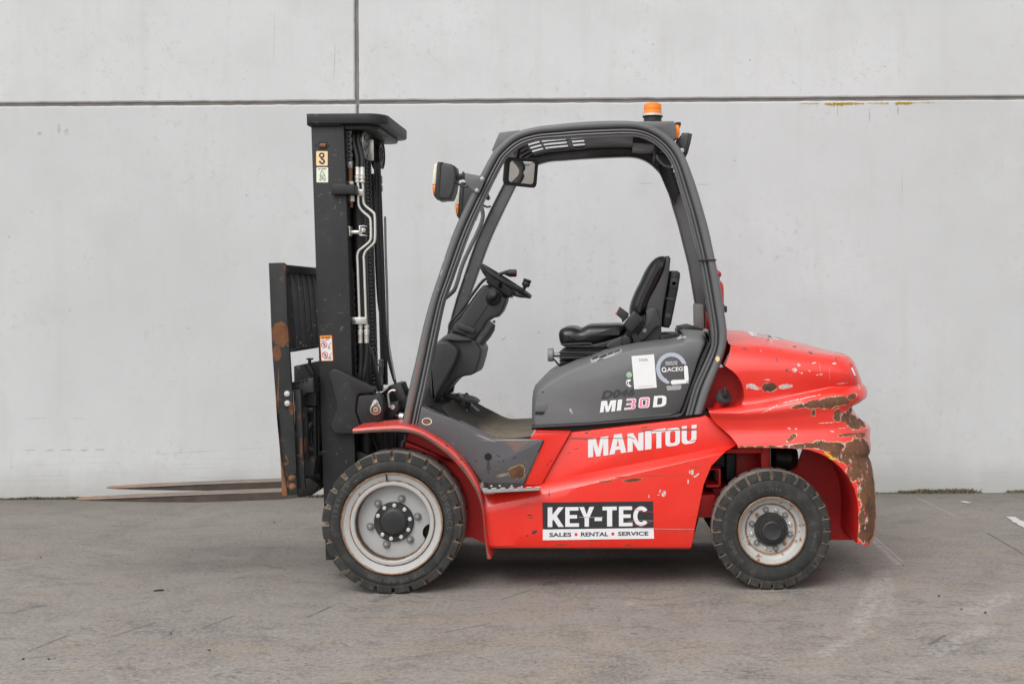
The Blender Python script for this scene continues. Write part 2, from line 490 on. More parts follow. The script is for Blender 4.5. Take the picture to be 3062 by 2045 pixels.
M['apron'] = paint('apron_grey', (.085, .082, .088), .55, .45, .12, 7, bump=.05, chips=(40, .68, (.2, .17, .15, 1)), rag=.3, halo=(.42, .30, .13, 1),
                   rust=[blob('T', 1480, 1260, 92, 84, 8, .05), blob('T', 1530, 1230, 70, 70, 0, .05), blob('T', 1540, 1300, 60, 50, 0, .05)],
                   dark=[blob('T', 1100, 1180, 30, 95, -4, .05), blob('T', 1240, 1035, 36, 8, 25, .05), blob('T', 1465, 1060, 34, 12, -20, .05), blob('T', 1240, 1115, 26, 9, -20, .05), blob('T', 930, 1108, 30, 8, 8, .05), blob('T', 1310, 1100, 20, 10, -45, .05)],
                   extra=[([blob('T', 1500, 848, 160, 26, 0, .05), blob('T', 1498, 885, 110, 32, 0, .05), blob('T', 1488, 930, 52, 46, 0, .05)], (.15, .095, .08, 1), .2), ([blob('T', 1300, 1300, 70, 18, -10, .05)], (.28, .22, .13, 1), .5), ([blob('T', 1240, 1210, 42, 12, -35, .05)], (.13, .09, .06, 1), .4),
                          ([blob('T', 1060, 790, 130, 13, 22, .05), blob('T', 1400, 815, 350, 9, 0, .05)], (.24, .21, .2, 1), .4)])
RED = (.75, .017, .006)
sill_r = [blob('K', 1600, 678, 95, 14, -6), blob('K', 1350, 690, 80, 7, -2), blob('K', 1500, 648, 70, 5, -3), blob('K', 1720, 195, 40, 7, -10), blob('K', 640, 1005, 26, 7, 0),
          blob('K', 655, 1028, 30, 5, 0), blob('K', 1560, 1288, 40, 8, 0), blob('K', 1000, 437, 30, 4, -25), blob('K', 1070, 397, 26, 4, -10), blob('K', 2100, 513, 36, 4, -8),
          blob('K', 500, 1330, 300, 13, 0), blob('K', 1190, 225, 12, 9, 0), blob('K', 2080, 205, 130, 4, 0), blob('K', 2190, 1020, 40, 4, 0), blob('K', 2190, 555, 60, 4, -4),
          blob('K', 1240, 1245, 60, 4, 0), blob('K', 930, 1282, 60, 6, 0), blob('K', 1130, 292, 130, 3, 2), blob('K', 2160, 1140, 120, 3, 0), blob('K', 2000, 1160, 150, 2.5, 0), blob('K', 600, 900, 60, 2.5, -8), blob('K', 1900, 635, 300, 2.5, 0)]
sill_p = [blob('K', 1895, 805, 20, 30, 10), blob('K', 1850, 815, 16, 6, 0), blob('K', 1862, 780, 8, 16, 20), blob('K', 1758, 826, 6, 16, 0), blob('K', 2165, 605, 14, 24, 0), blob('K', 2205, 630, 34, 9, -35), blob('K', 2140, 600, 6, 20, 0), blob('K', 2125, 690, 8, 20, 0)]
sill_d = [blob('K', 822, 802, 7, 36, 5), blob('K', 963, 708, 5, 17, -10), blob('K', 800, 540, 16, 5, -35), blob('K', 835, 505, 18, 5, -40), blob('K', 1170, 245, 18, 9, 0), blob('K', 620, 1198, 14, 10, 0),
          blob('K', 625, 845, 7, 10, 0), blob('K', 675, 1160, 30, 22, 0), blob('K', 850, 738, 8, 5, 0), blob('K', 2020, 548, 12, 3, 0), blob('K', 1130, 905, 4, 4, 0), blob('K', 880, 540, 10, 4, -60), blob('K', 700, 640, 10, 5, 0)]
M['red'] = paint('red_paint', RED, .36, .5, .06, 4, rust=sill_r, pale=sill_p, dark=sill_d, coat=.4, scr=(.6, (.40, .09, .06, 1), 4), dust=(.2, 3.4, (.70, .085, .06, 1)), extra=[([blob('K', 600, 1322, 340, 12, 0), blob('K', 1500, 1326, 700, 7, 0)], (.20, .10, .07, 1), .5)], chips=(60, .70, (.2, .05, .03, 1)), bump=.025, rag=.45, halo=(.5, .2, .12, 1))
cw_r = [blob('I', 1060, 918, 110, 20, -10), blob('I', 1180, 905, 100, 38, -8), blob('I', 1310, 892, 115, 52, -8), blob('I', 1430, 870, 80, 45, 0), blob('I', 1540, 835, 55, 28, -10), blob('I', 1170, 985, 24, 36, 0),
        blob('I', 1400, 1010, 36, 60, 0), blob('I', 1420, 1040, 60, 38, 0), blob('I', 1500, 1030, 50, 55, 0), blob('I', 1560, 1080, 95, 62, 30), blob('I', 1660, 1105, 75, 30, 20), blob('I', 1545, 975, 30, 26, 30),
        blob('I', 960, 1222, 56, 20, -32), blob('I', 1510, 1195, 120, 14, -4), blob('I', 1170, 1285, 300, 24, -2), blob('I', 1340, 1300, 200, 48, 8), blob('I', 1450, 1370, 160, 75, 35), blob('I', 1560, 1330, 110, 95, 0),
        blob('J', 1680, 300, 135, 170, 0), blob('J', 1690, 520, 112, 210, 0), blob('J', 1690, 740, 98, 180, 0), blob('J', 1680, 900, 92, 120, 0), blob('J', 1560, 330, 80, 110, 40), blob('I', 570, 1303, 46, 14, 0), blob('I', 660, 1300, 44, 12, 0), blob('I', 770, 1302, 44, 18, 0),
        blob('I', 500, 1305, 26, 16, 0), blob('I', 770, 748, 70, 42, 0), blob('I', 1670, 1400, 95, 150, 0), blob('I', 1180, 436, 26, 9, 28), blob('I', 1060, 385, 18, 6, 8), blob('I', 1640, 1210, 60, 22, 0)]
cw_p = [blob('I', 600, 742, 50, 24, 8), blob('I', 650, 760, 40, 14, 0), blob('I', 915, 745, 62, 22, -4), blob('I', 745, 680, 32, 6, 3), blob('I', 552, 742, 8, 26, 0), blob('I', 1040, 540, 20, 14, -20), blob('I', 1000, 590, 26, 18, 0), blob('I', 1250, 627, 14, 11, 0),
        blob('I', 1215, 634, 14, 5, 0), blob('I', 1385, 528, 20, 7, -4), blob('I', 1190, 522, 22, 6, -14), blob('I', 1060, 612, 18, 8, 25), blob('I', 945, 1135, 18, 6, 20), blob('I', 1010, 1138, 13, 8, -30), blob('I', 1140, 596, 9, 5, 40), blob('I', 1350, 1162, 16, 6, 10),
        blob('I', 1290, 1082, 80, 4, -3), blob('I', 1440, 1134, 40, 4, 0), blob('I', 1040, 860, 200, 4, -12), blob('I', 770, 945, 90, 4, -26), blob('I', 1620, 1405, 20, 28, 20), blob('I', 1695, 1440, 16, 28, -20), blob('I', 1535, 1375, 18, 16, 0), blob('I', 1395, 1310, 70, 12, 0),
        blob('I', 960, 1280, 90, 8, -6), blob('J', 1650, 780, 36, 30, -30), blob('J', 1690, 640, 12, 60, 10), blob('J', 1700, 500, 12, 50, 0), blob('J', 1655, 490, 12, 24, 0), blob('J', 1700, 770, 40, 10, -20), blob('I', 1460, 715, 50, 5, -4), blob('I', 700, 412, 8, 6, 0), blob('I', 1640, 750, 10, 30, 0),
        blob('I', 415, 620, 10, 7, 0), blob('I', 348, 602, 5, 8, 0), blob('I', 838, 340, 4, 18, 0), blob('I', 860, 326, 26, 3, 3)]
cw_d = [blob('I', 815, 465, 5, 24, -8), blob('I', 838, 495, 5, 26, -12), blob('I', 545, 395, 30, 8, 15), blob('I', 660, 387, 8, 6, 0), blob('I', 925, 592, 16, 10, -45), blob('I', 880, 408, 14, 6, 0), blob('I', 630, 460, 20, 5, 0), blob('I', 995, 320, 46, 6, 12), blob('I', 545, 950, 4, 14, 0), blob('I', 720, 983, 4, 10, 0),
        blob('I', 1445, 460, 5, 22, -35), blob('I', 1412, 495, 7, 22, -20), blob('J', 1440, 480, 4, 4, 0)]
CASTZ = []      # the weight carries so many marks that its paint is split over four adjoining stretches, each with the marks that reach it
zmid_u, zmid_v = pt('I', 1090, 0, .04).x - ROOT.x, (pt('I', 0, 760, .04).z, pt('I', 0, 1175, .04).z)
def castzone(x, z):
    if z > zmid_v[0]: return 0 if x < zmid_u else 1
    return 2 if z > zmid_v[1] else 3
def reach(lst, zi):
    out = []
    for bl in lst:
        c, rx, rz, rot = bl
        m = 1.5
        ex, ez = abs(rx * math.cos(rot)) + abs(rz * math.sin(rot)), abs(rx * math.sin(rot)) + abs(rz * math.cos(rot))
        if any(castzone(c[0] + i * ex * m / 2, c[2] + j * ez * m / 2) == zi for i in (-2, -1, 0, 1, 2) for j in (-2, -1, 0, 1, 2)): out.append(bl)
    return out
for zi in range(4):
    CASTZ.append(paint('red_cast_weight', RED, .38, .5, .06, 3, rust=reach(cw_r, zi), pale=reach(cw_p, zi), dark=reach(cw_d, zi), coat=.8, bump=.02, bscale=90, rag=.62, fleck=.8, dust=(.22, 2.6, (.66, .10, .075, 1)), halo=(.62, .42, .26, 1), scr=(.3, (.55, .18, .12, 1), 6),
                       extra=[([blob('I', 1310, 1380, 62, 9, 32), blob('I', 1340, 1412, 40, 8, 10)], (.55, .5, .03, 1), .1), ([blob('I', 1562, 1297, 16, 12, 0)], (.22, .33, .38, 1), .2)] if zi > 1 else [([blob('I', x, y, 3, l) for x, y, l in ((742, 850, 62), (775, 855, 75), (822, 845, 60), (1178, 1105, 95), (965, 985, 50), (1000, 990, 46), (1060, 985, 50), (1330, 640, 70), (1240, 560, 50))], (.58, .13, .10, 1), .45)]))
    print('cast zone', zi, len(reach(cw_r, zi)), len(reach(cw_p, zi)), len(reach(cw_d, zi)))
M['cast'] = CASTZ[2]
M['fender'] = paint('red_fender', (.62, .045, .036), .42, .5, .08, 5, chips=(45, .60, (.10, .035, .025, 1)), coat=.15, scr=(.5, (.3, .1, .08, 1), 30), dust=(.75, 5, (.46, .12, .10, 1)), bump=.04)
M['fender_edge'] = paint('worn_fender_edge', (.13, .075, .06), .7, .3, .2, 8, chips=(30, .55, (.62, .02, .016, 1)), dust=(.4, 20, (.25, .17, .14, 1)), bump=.15, bscale=120)
M['redpart'] = paint('red_inner_paint', (.46, .011, .010), .5, .4, .15, 6, dust=(.3, 9, (.2, .03, .025, 1)), bump=.05)
M['frame'] = paint('carriage_black', (.022, .023, .024), .55, .28, .25, 8, chips=(26, .60, (.17, .075, .045, 1)), scr=(.6, (.13, .14, .135, 1), 80), dust=(.4, 10, (.05, .05, .048, 1)), rag=.4, halo=None,
                   rust=[blob('B', 185, 750, 80, 115, -6, .1), blob('B', 150, 930, 40, 70, 0, .1), blob('C', 155, 200, 8, 420, 2, .1), blob('C', 290, 130, 26, 60, 0, .1), blob('C', 362, 500, 12, 90, 0, .1), blob('C', 250, 840, 22, 30, 0, .1), blob('C', 345, 210, 16, 30, 0, .1)])
M['rust'] = paint('rusty_steel', (.17, .085, .045), .75, .3, .3, 16, dust=(.6, 22, (.33, .15, .06, 1)), bump=.12, bscale=90, scr=(.5, (.09, .055, .04, 1), 2))
def fork_mat():
    k = NT('fork_steel')
    p = k.pos()
    st = k.noise(k.scale(p, (2.2, 14, 60)), 3, 6, .65)
    c = k.mix(k.step(st, .35, .7), (.15, .12, .10, 1), (.32, .265, .22, 1))
    tip = pt('L', 105, 345, .4) - ROOT
    sp = k.n('SeparateXYZ', {0: p})
    near_tip = k.step(sp.outputs[0], tip.x + .75, tip.x)          # the points are freshly rusted, the blades polished and dirty
    o = k.math('MULTIPLY', k.step(k.math('ADD', k.noise(k.scale(p, (1, 3, 2)), 9, 4, .65), k.math('MULTIPLY', near_tip, .20)), .64, .76), .8)
    c = k.mix(o, c, (.36, .15, .045, 1))
    c = k.mix(k.step(k.noise(k.scale(p, (6, 6, 40)), 4, 3, .5), .62, .75), c, (.055, .043, .038, 1))
    k.set(Base_Color=c, Roughness=.62, Metallic=.15)
    k.bump(k.noise(k.scale(p, (12, 30, 60)), 6, 4, .6), .12, .004)
    return k.m
M['fork'] = fork_mat()
M['fork_side'] = paint('fork_flank', (.060, .045, .037), .7, .35, .25, 9, dust=(.6, 12, (.125, .092, .072, 1)), scr=(.6, (.16, .12, .09, 1), 2), bump=.1)
def rubber(name, col, dusty):
    k = NT(name)
    p = k.pos('own')
    a = k.noise(p, 7, 5, .65)
    c = k.mix(k.step(a, .35, .7), tuple(v * .8 for v in col) + (1,), tuple(v * 1.3 for v in col) + (1,))
    c = k.mix(k.math('MULTIPLY', k.step(k.noise(p, 16, 5, .7), .5, .72), dusty), c, (.16, .14, .12, 1))
    k.set(Base_Color=c, Roughness=.72)
    k.b.inputs['Specular IOR Level'].default_value = .35
    k.bump(k.math('ADD', k.noise(p, 160, 3, .6), k.math('MULTIPLY', k.noise(p, 25, 3, .6), 2.0)), .10, .004)
    return k.m
M['tyre'] = rubber('tyre_rubber', (.027, .027, .026), .30)
M['tread'] = rubber('worn_tread', (.24, .225, .21), .5)
M['groove'] = rubber('dusty_groove', (.21, .17, .13), .4)
M['emboss'] = rubber('embossed_rubber', (.075, .075, .072), .3)
def wheelpaint(name, col, rustamt, rims=()):
    k = NT(name)
    p = k.pos('own')
    n = k.noise(p, 22, 6, .7)
    c = k.mix(k.noise(p, 5, 3, .5), tuple(v * .9 for v in col) + (1,), tuple(v * 1.08 for v in col) + (1,))
    d = k.math('MULTIPLY', k.step(k.noise(p, 11, 5, .7), .5, .8), .35)
    c = k.mix(d, c, (.30, .25, .20, 1))
    f = k.step(n, rustamt + .02, rustamt - .02)
    f = k.math('SUBTRACT', 1.0, f)
    if rims:       # rust creeping from the seams of the rim
        s3 = k.n('SeparateXYZ', {0: p})
        rad = k.math('SQRT', k.math('ADD', k.math('MULTIPLY', s3.outputs[0], s3.outputs[0]), k.math('MULTIPLY', s3.outputs[2], s3.outputs[2])))
        for r0, w in rims:
            e = k.step(k.math('ADD', k.math('ABSOLUTE', k.math('SUBTRACT', rad, r0)), k.math('MULTIPLY', k.math('SUBTRACT', n, .5), w * 4)), w, w * .4)
            f = k.math('MAXIMUM', f, k.math('MULTIPLY', e, .85))
    c = k.mix(f, c, k.mix(k.noise(p, 70, 3, .6), (.10, .045, .02, 1), (.36, .17, .06, 1)))
    k.set(Base_Color=c, Roughness=k.math('MULTIPLY_ADD', f, .3, .42))
    k.bump(k.noise(p, 60, 4, .6), .06, .003)
    return k.m
M['rim'] = wheelpaint('grey_rim_paint', (.41, .41, .40), .66, ((.2445, .0035), (.2085, .004), (.1835, .002)))
M['rust_shade'] = simple('dirty_shaded_rim_well', (.06, .05, .042), .8, 0, .4)  # dirty rim well, its recess shadow painted into the dark colour
M['disc'] = wheelpaint('grey_disc_paint', (.375, .375, .37), .80, ((.179, .003),))
M['rim_r'] = wheelpaint('rusty_rim_paint', (.43, .425, .41), .59, ((.164, .003), (.124, .006)))
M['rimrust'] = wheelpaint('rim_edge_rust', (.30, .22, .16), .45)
M['plastic'] = simple('black_plastic', (.015, .015, .016), .45, 0, .2, bump=.05, vs=60)
M['darkplastic'] = simple('dark_grey_plastic', (.040, .040, .042), .50, 0, .15, bump=.08, vs=60)
M['vinyl'] = simple('black_vinyl', (.011, .011, .012), .34, 0, .2, bump=.05, vs=90)
M['rubberstrip'] = simple('rubber_strip', (.014, .014, .014), .5, 0, .2)
M['chrome'] = simple('zinc_pipe', (.70, .69, .65), .34, .55, .08)
M['zinc'] = simple('zinc_plate', (.62, .61, .57), .38, .85, .15)
M['bolt'] = simple('dull_bolt', (.24, .24, .24), .42, .55, .25)
M['silver'] = simple('silver_paint', (.52, .52, .52), .4, .3, .12)
M['dimred'] = simple('dim_red_band', (.22, .03, .035), .5)
M['void'] = simple('deep_hole', (.004, .004, .004), .8)
M['step_lip'] = simple('worn_step_edge', (.40, .40, .40), .42, .5, .25)
M['darksteel'] = simple('oiled_chain_steel', (.07, .07, .07), .42, .5, .4)
M['steel'] = simple('grey_steel', (.27, .27, .26), .4, .6, .25)
M['white'] = simple('white_print', (.78, .78, .78), .45, 0, .05)
M['offwhite'] = simple('worn_white_print', (.74, .73, .74), .5, 0, .06)
M['ink'] = simple('black_print', (.022, .022, .024), .45, 0, .2)
M['fadedink'] = simple('faded_print', (.042, .042, .043), .5, 0, .1)
M['pink'] = simple('pink_print', (.85, .19, .33), .5, 0, .1)
M['redprint'] = simple('red_print', (.7, .03, .03), .45)
M['orangeprint'] = simple('orange_print', (.85, .27, .03), .45)
M['cream'] = simple('cream_label', (.82, .60, .33), .5)
M['palegreen'] = simple('pale_label', (.74, .76, .62), .5)
M['lilac'] = simple('lilac_print', (.42, .45, .53), .45, 0, .05)
M['green'] = simple('green_print', (.18, .48, .27), .45)
M['darkgreen'] = simple('dark_green_print', (.03, .075, .055), .45)
M['greyprint'] = simple('grey_print', (.33, .34, .35), .5, 0, .2)
M['amber'] = simple('amber_lens', (.95, .24, .008), .22, 0, .12, spec=.6)
M['lens'] = simple('clear_lens', (.70, .68, .56), .2, 0, .08, spec=.7)
M['mirror'] = simple('mirror_glass', (.80, .82, .80), .03, 1.0, .02)
M['knobgrey'] = simple('grey_knob', (.24, .24, .24), .5)
M['extred'] = simple('extinguisher_red', (.55, .014, .016), .32, 0, .1)
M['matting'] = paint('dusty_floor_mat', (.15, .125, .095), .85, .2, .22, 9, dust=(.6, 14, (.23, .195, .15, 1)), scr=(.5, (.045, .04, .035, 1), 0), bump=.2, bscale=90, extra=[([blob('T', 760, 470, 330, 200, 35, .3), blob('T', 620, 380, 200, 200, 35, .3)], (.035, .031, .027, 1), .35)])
M['rubberdark'] = paint('dusty_black_rubber', (.030, .027, .023), .8, .3, .3, 9, dust=(.5, 10, (.10, .085, .065, 1)), bump=.15, bscale=90)
M['palepost'] = paint('pale_post', (.36, .35, .33), .6, .4, .12, 14, chips=(40, .64, (.12, .07, .04, 1)))
M['stepgrip'] = paint('worn_step', (.24, .21, .18), .6, .4, .2, 14, metal=.3, dust=(.5, 20, (.2, .15, .11, 1)), bump=.1)

# setting ---------------------------------------------------------
def concrete(name='cast_concrete', sh=1.0):
    k = NT(name)
    p = k.pos('world')
    big = k.noise(p, .55, 4, .55)
    med = k.noise(p, 2.6, 5, .62)
    fine = k.noise(p, 38, 4, .6)
    c = k.mix(k.step(big, .3, .7), (.512 * sh, .518 * sh, .521 * sh, 1), (.585 * sh, .592 * sh, .596 * sh, 1))
    c = k.mix(k.math('MULTIPLY', k.step(med, .46, .72), .22), c, (.42, .425, .42, 1))
    st = k.noise(k.scale(p, (5, 5, .5)), 1.3, 5, .62)                                # rain streaks
    c = k.mix(k.math('MULTIPLY', k.step(st, .52, .75), .24), c, (.43, .43, .42, 1))
    c = k.mix(k.math('MULTIPLY', k.math('MULTIPLY', k.step(k.noise(p, 20, 4, .75), .56, .70), k.step(k.noise(p, 1.1, 3, .6), .44, .60)), .5), c, (.40, .40, .385, 1))   # freckled patches
    c = k.mix(k.math('MULTIPLY', k.step(fine, .35, .75), .10), c, (.46, .46, .455, 1))
    for scl, r0, keep in ((7.0, .040, .70), (17.0, .05, .66)):                       # pin holes
        v = k.n('TexVoronoi', {'Vector': p, 'Scale': scl})
        f = k.math('MULTIPLY', k.step(v.outputs['Distance'], r0 * 1.5, r0 * .6), k.step(k.n('SeparateColor', {0: v.outputs['Color']}).outputs[0], keep, keep + .02))
        c = k.mix(k.math('MULTIPLY', f, .7), c, (.22, .215, .20, 1))
    sp = k.n('SeparateXYZ', {0: p})
    z = sp.outputs[2]
    foot = k.math('MULTIPLY', k.step(k.math('ADD', z, k.math('MULTIPLY', k.noise(p, 3.5, 4, .65), -.30)), .12, -.08), .55)   # splash line at the foot
    c = k.mix(foot, c, (.36, .355, .33, 1))
    hl = k.noise(k.scale(p, (1.6, 1, 70)), 1.0, 4, .6)
    c = k.mix(k.math('MULTIPLY', k.math('MULTIPLY', k.step(hl, .56, .66), k.step(z, .42, .1)), .4), c, (.38, .375, .36, 1))
    wy_ = ground(1850, 1480.3).y
    mk_ = [((pt('S', u, v, wy_)), w * .00122 * 2, h * .0024, R(r)) for u, v, w, h, r in ((560, 1352, 110, 1.2, -3), (740, 1342, 60, 1.0, -4), (90, 1345, 16, 2, 0), (150, 1346, 14, 3, 0), (200, 1345, 18, 3, 0), (250, 1346, 14, 3.5, 0), (300, 1344, 16, 3, 0), (110, 1251, 40, 1.2, 0), (230, 1251, 26, 1.2, 0),
           (1930, 549, 28, 1.5, 0), (2100, 552, 26, 1.5, 0), (1000, 190, 1.5, 60, 3), (820, 110, 1.0, 90, 2), (2698, 560, 1.0, 60, 0), (2504, 330, 1.6, 16, 0), (2600, 345, 2, 22, 0), (2685, 330, 3, 14, 0), (1505, 1014, 10, 2.5, -35), (118, 400, 7, 6, 0), (200, 395, 8, 9, 0), (176, 385, 5, 14, 0), (250, 278, 7, 2, -10))]
    f = k.math('MULTIPLY', k.step(k.math('ADD', k.blobs(p, [(tuple(a), b_, c_, d_) for a, b_, c_, d_ in mk_]), k.math('SUBTRACT', k.noise(p, 60, 4, .7), .5)), 1.1, .8), k.step(k.noise(p, 22, 3, .7), .36, .5))
    c = k.mix(k.math('MULTIPLY', f, .5), c, (.26, .26, .25, 1))
    k.set(Base_Color=c, Roughness=.88)
    k.b.inputs['Specular IOR Level'].default_value = .25
    k.bump(k.math('ADD', k.math('MULTIPLY', fine, .5), k.noise(p, 120, 3, .6)), .08, .004)
    return k.m
M['concrete'] = concrete()
M['concrete_light'] = concrete('lighter_cast_concrete', 1.075)
M['sealant'] = simple('joint_sealant', (.20, .185, .17), .85, 0, .55, bump=.3, vs=7)
def yard():
    k = NT('yard_concrete')
    p = k.pos('world')
    wob = k.n('VectorMath', {0: p, 1: k.n('VectorMath', {0: k.noise(p, 1.1, 4, .6, col=True), 'Scale': .55}, operation='SCALE').outputs[0]}, operation='ADD').outputs[0]
    big = k.noise(p, .8, 5, .6)
    med = k.noise(wob, 3.0, 7, .70)
    fine = k.noise(p, 190, 3, .7)
    gr = k.noise(p, 48, 5, .75)
    y = k.n('SeparateXYZ', {0: p}).outputs[1]
    c = k.mix(k.step(big, .32, .68), (.278, .248, .220, 1), (.35, .317, .286, 1))
    c = k.mix(k.math('MULTIPLY', k.step(med, .46, .66), .66), c, (.165, .147, .134, 1))
    sw = k.noise(k.scale(wob, (1.0, 2.0, 1), (0, 0, R(-10))), 3.4, 8, .76)             # pale worn patches
    c = k.mix(k.math('MULTIPLY', k.step(sw, .50, .66), .72), c, (.375, .343, .315, 1))
    tan = k.noise(k.scale(wob, (1, 2.4, 1), (0, 0, R(-8)), (3, 7, 0)), 2.3, 6, .7)
    c = k.mix(k.math('MULTIPLY', k.step(tan, .52, .66), .66), c, (.355, .285, .205, 1))
    sw2 = k.noise(k.scale(wob, (1.0, 3.4, 1), (0, 0, R(24)), (5, 1, 0)), 3.6, 8, .76)  # dark rubber smears
    c = k.mix(k.math('MULTIPLY', k.step(sw2, .535, .64), .66), c, (.128, .120, .117, 1))
    sw3 = k.noise(k.scale(wob, (1.0, 3.0, 1), (0, 0, R(-32)), (9, 4, 0)), 2.6, 8, .76)
    c = k.mix(k.math('MULTIPLY', k.step(sw3, .56, .66), .5), c, (.150, .143, .142, 1))
    for rot, off, col, w, am in ((25, (11, 2, 0), (.075, .073, .076, 1), .010, .7), (-38, (2, 9, 0), (.085, .083, .085, 1), .009, .6), (8, (1, 12, 0), (.42, .40, .375, 1), .012, .45)):
        rg = k.noise(k.scale(wob, (1, 2.2, 1), (0, 0, R(rot)), off), 1.6, 3, .5, .9)
        f = k.math('MULTIPLY', k.step(k.math('ABSOLUTE', k.math('SUBTRACT', rg, .5)), w, w * .15), k.step(k.noise(p, 2.1, 4, .65), .50, .62))      # thin scuffs
        c = k.mix(k.math('MULTIPLY', f, am), c, col)
    c = k.mix(k.math('MULTIPLY', k.step(gr, .50, .64), .72), c, (.42, .388, .358, 1))
    c = k.mix(k.math('MULTIPLY', k.step(gr, .46, .34), .7), c, (.12, .109, .10, 1))
    c = k.mix(k.math('MULTIPLY', k.step(fine, .46, .62), .42), c, (.12, .108, .099, 1))
    c = k.mix(k.math('MULTIPLY', k.step(k.noise(p, 95, 3, .7), .60, .70), .6), c, (.45, .42, .385, 1))
    c = k.mix(k.math('MULTIPLY', k.step(k.math('ADD', y, k.math('MULTIPLY', big, 2.2)), -1.0, 2.6), .5), c, (.135, .121, .106, 1))      # ground tone darkens gradually towards the wall
    sp = k.n('SeparateXYZ', {0: p})
    y = sp.outputs[1]
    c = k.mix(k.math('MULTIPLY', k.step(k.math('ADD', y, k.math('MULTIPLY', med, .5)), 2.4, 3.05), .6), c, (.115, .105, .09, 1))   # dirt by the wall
    # the sawn joint and the faded scratches
    def line(c, a, b, w, col, amt, brk=.0):
        A, B_ = ground(*a), ground(*b)
        d = B_ - A
        mp = k.n('Mapping', {'Vector': p, 'Location': tuple((A + B_) / 2), 'Rotation': (0, 0, math.atan2(d.y, d.x)), 'Scale': (d.length / 2, w, 1)}, vector_type='TEXTURE')
        s2 = k.n('SeparateXYZ', {0: k.n('VectorMath', {0: mp.outputs[0]}, operation='ABSOLUTE').outputs[0]})
        f = k.math('MULTIPLY', k.step(s2.outputs[0], 1.0, .93), k.step(s2.outputs[1], 1.0, .5))
        if brk: f = k.math('MULTIPLY', f, k.step(k.noise(p, 26, 4, .7), brk - .06, brk + .06))
        return k.mix(k.math('MULTIPLY', f, amt), c, col)
    c = line(c, (2950, 1592), (3062, 1657), .006, (.045, .042, .04, 1), .9)
    for A_, B2, w_, col_, am_, br_ in (((81, 1948), (209, 1897), .014, (.085, .083, .085, 1), .6, .42), ((328, 1904), (468, 1859), .012, (.11, .10, .10, 1), .7, .40), ((596, 1880), (707, 1838), .013, (.10, .098, .098, 1), .6, .42), ((34, 1831), (140, 1806), .030, (.11, .108, .108, 1), .7, .46),
                                     ((916, 1846), (992, 1812), .012, (.09, .088, .09, 1), .75, .40), ((1328, 1890), (1468, 1862), .012, (.12, .115, .112, 1), .6, .42), ((1497, 1792), (1586, 1764), .012, (.12, .115, .112, 1), .6, .42), ((2777, 1927), (2828, 1897), .012, (.09, .088, .09, 1), .7, .4), ((1885, 1893), (1909, 1895), .008, (.06, .06, .06, 1), .8, .3),
                                     ((1110, 1800), (1170, 1775), .035, (.10, .10, .102, 1), .7, .47), ((1180, 1772), (1300, 1790), .02, (.12, .118, .118, 1), .6, .46), ((255, 1688), (300, 1690), .010, (.10, .098, .098, 1), .7, .4), ((780, 1688), (860, 1702), .012, (.12, .115, .115, 1), .6, .44),
                                     ((2640, 1700), (2560, 1880), .06, (.40, .375, .345, 1), .45, .48), ((2650, 1720), (2655, 1850), .05, (.40, .375, .345, 1), .4, .5), ((2440, 1965), (2600, 1880), .05, (.42, .395, .365, 1), .45, .5), ((2880, 1840), (3040, 1770), .08, (.40, .38, .35, 1), .45, .5), ((2780, 1960), (2960, 1870), .05, (.42, .40, .37, 1), .45, .5), ((1870, 1810), (1900, 1790), .03, (.40, .37, .34, 1), .45, .5)):
        c = line(c, A_, B2, w_, col_, am_, br_)
    c = line(c, (2598, 1602), (2690, 1690), .022, (.42, .40, .37, 1), .42, .45)
    c = line(c, (2612, 1602), (2700, 1680), .008, (.46, .44, .41, 1), .42, .4)
    c = line(c, (2740, 1486), (2870, 1549), .010, (.40, .37, .34, 1), .4, .45)
    c = line(c, (2560, 1860), (2610, 1800), .030, (.42, .39, .36, 1), .3, .5)
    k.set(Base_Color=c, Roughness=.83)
    k.b.inputs['Specular IOR Level'].default_value = .3
    k.bump(k.math('ADD', k.math('MULTIPLY', gr, 1.2), fine), .16, .004)
    return k.m
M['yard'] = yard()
M['moss'] = simple('moss', (.17, .155, .085), .9, 0, .4, vs=40)
M['moss_dark'] = simple('dark_moss', (.13, .128, .085), .9, 0, .4, vs=40)
M['lichen'] = simple('yellow_lichen', (.42, .27, .025), .9, 0, .35, vs=60)
M['leaf'] = simple('dried_leaf', (.085, .082, .076), .8, 0, .3)
M['pebble'] = simple('pebble', (.085, .08, .075), .8, 0, .3)
M['linepaint'] = simple('worn_line_paint', (.50, .49, .47), .75, 0, .12, vs=40, bump=.1)
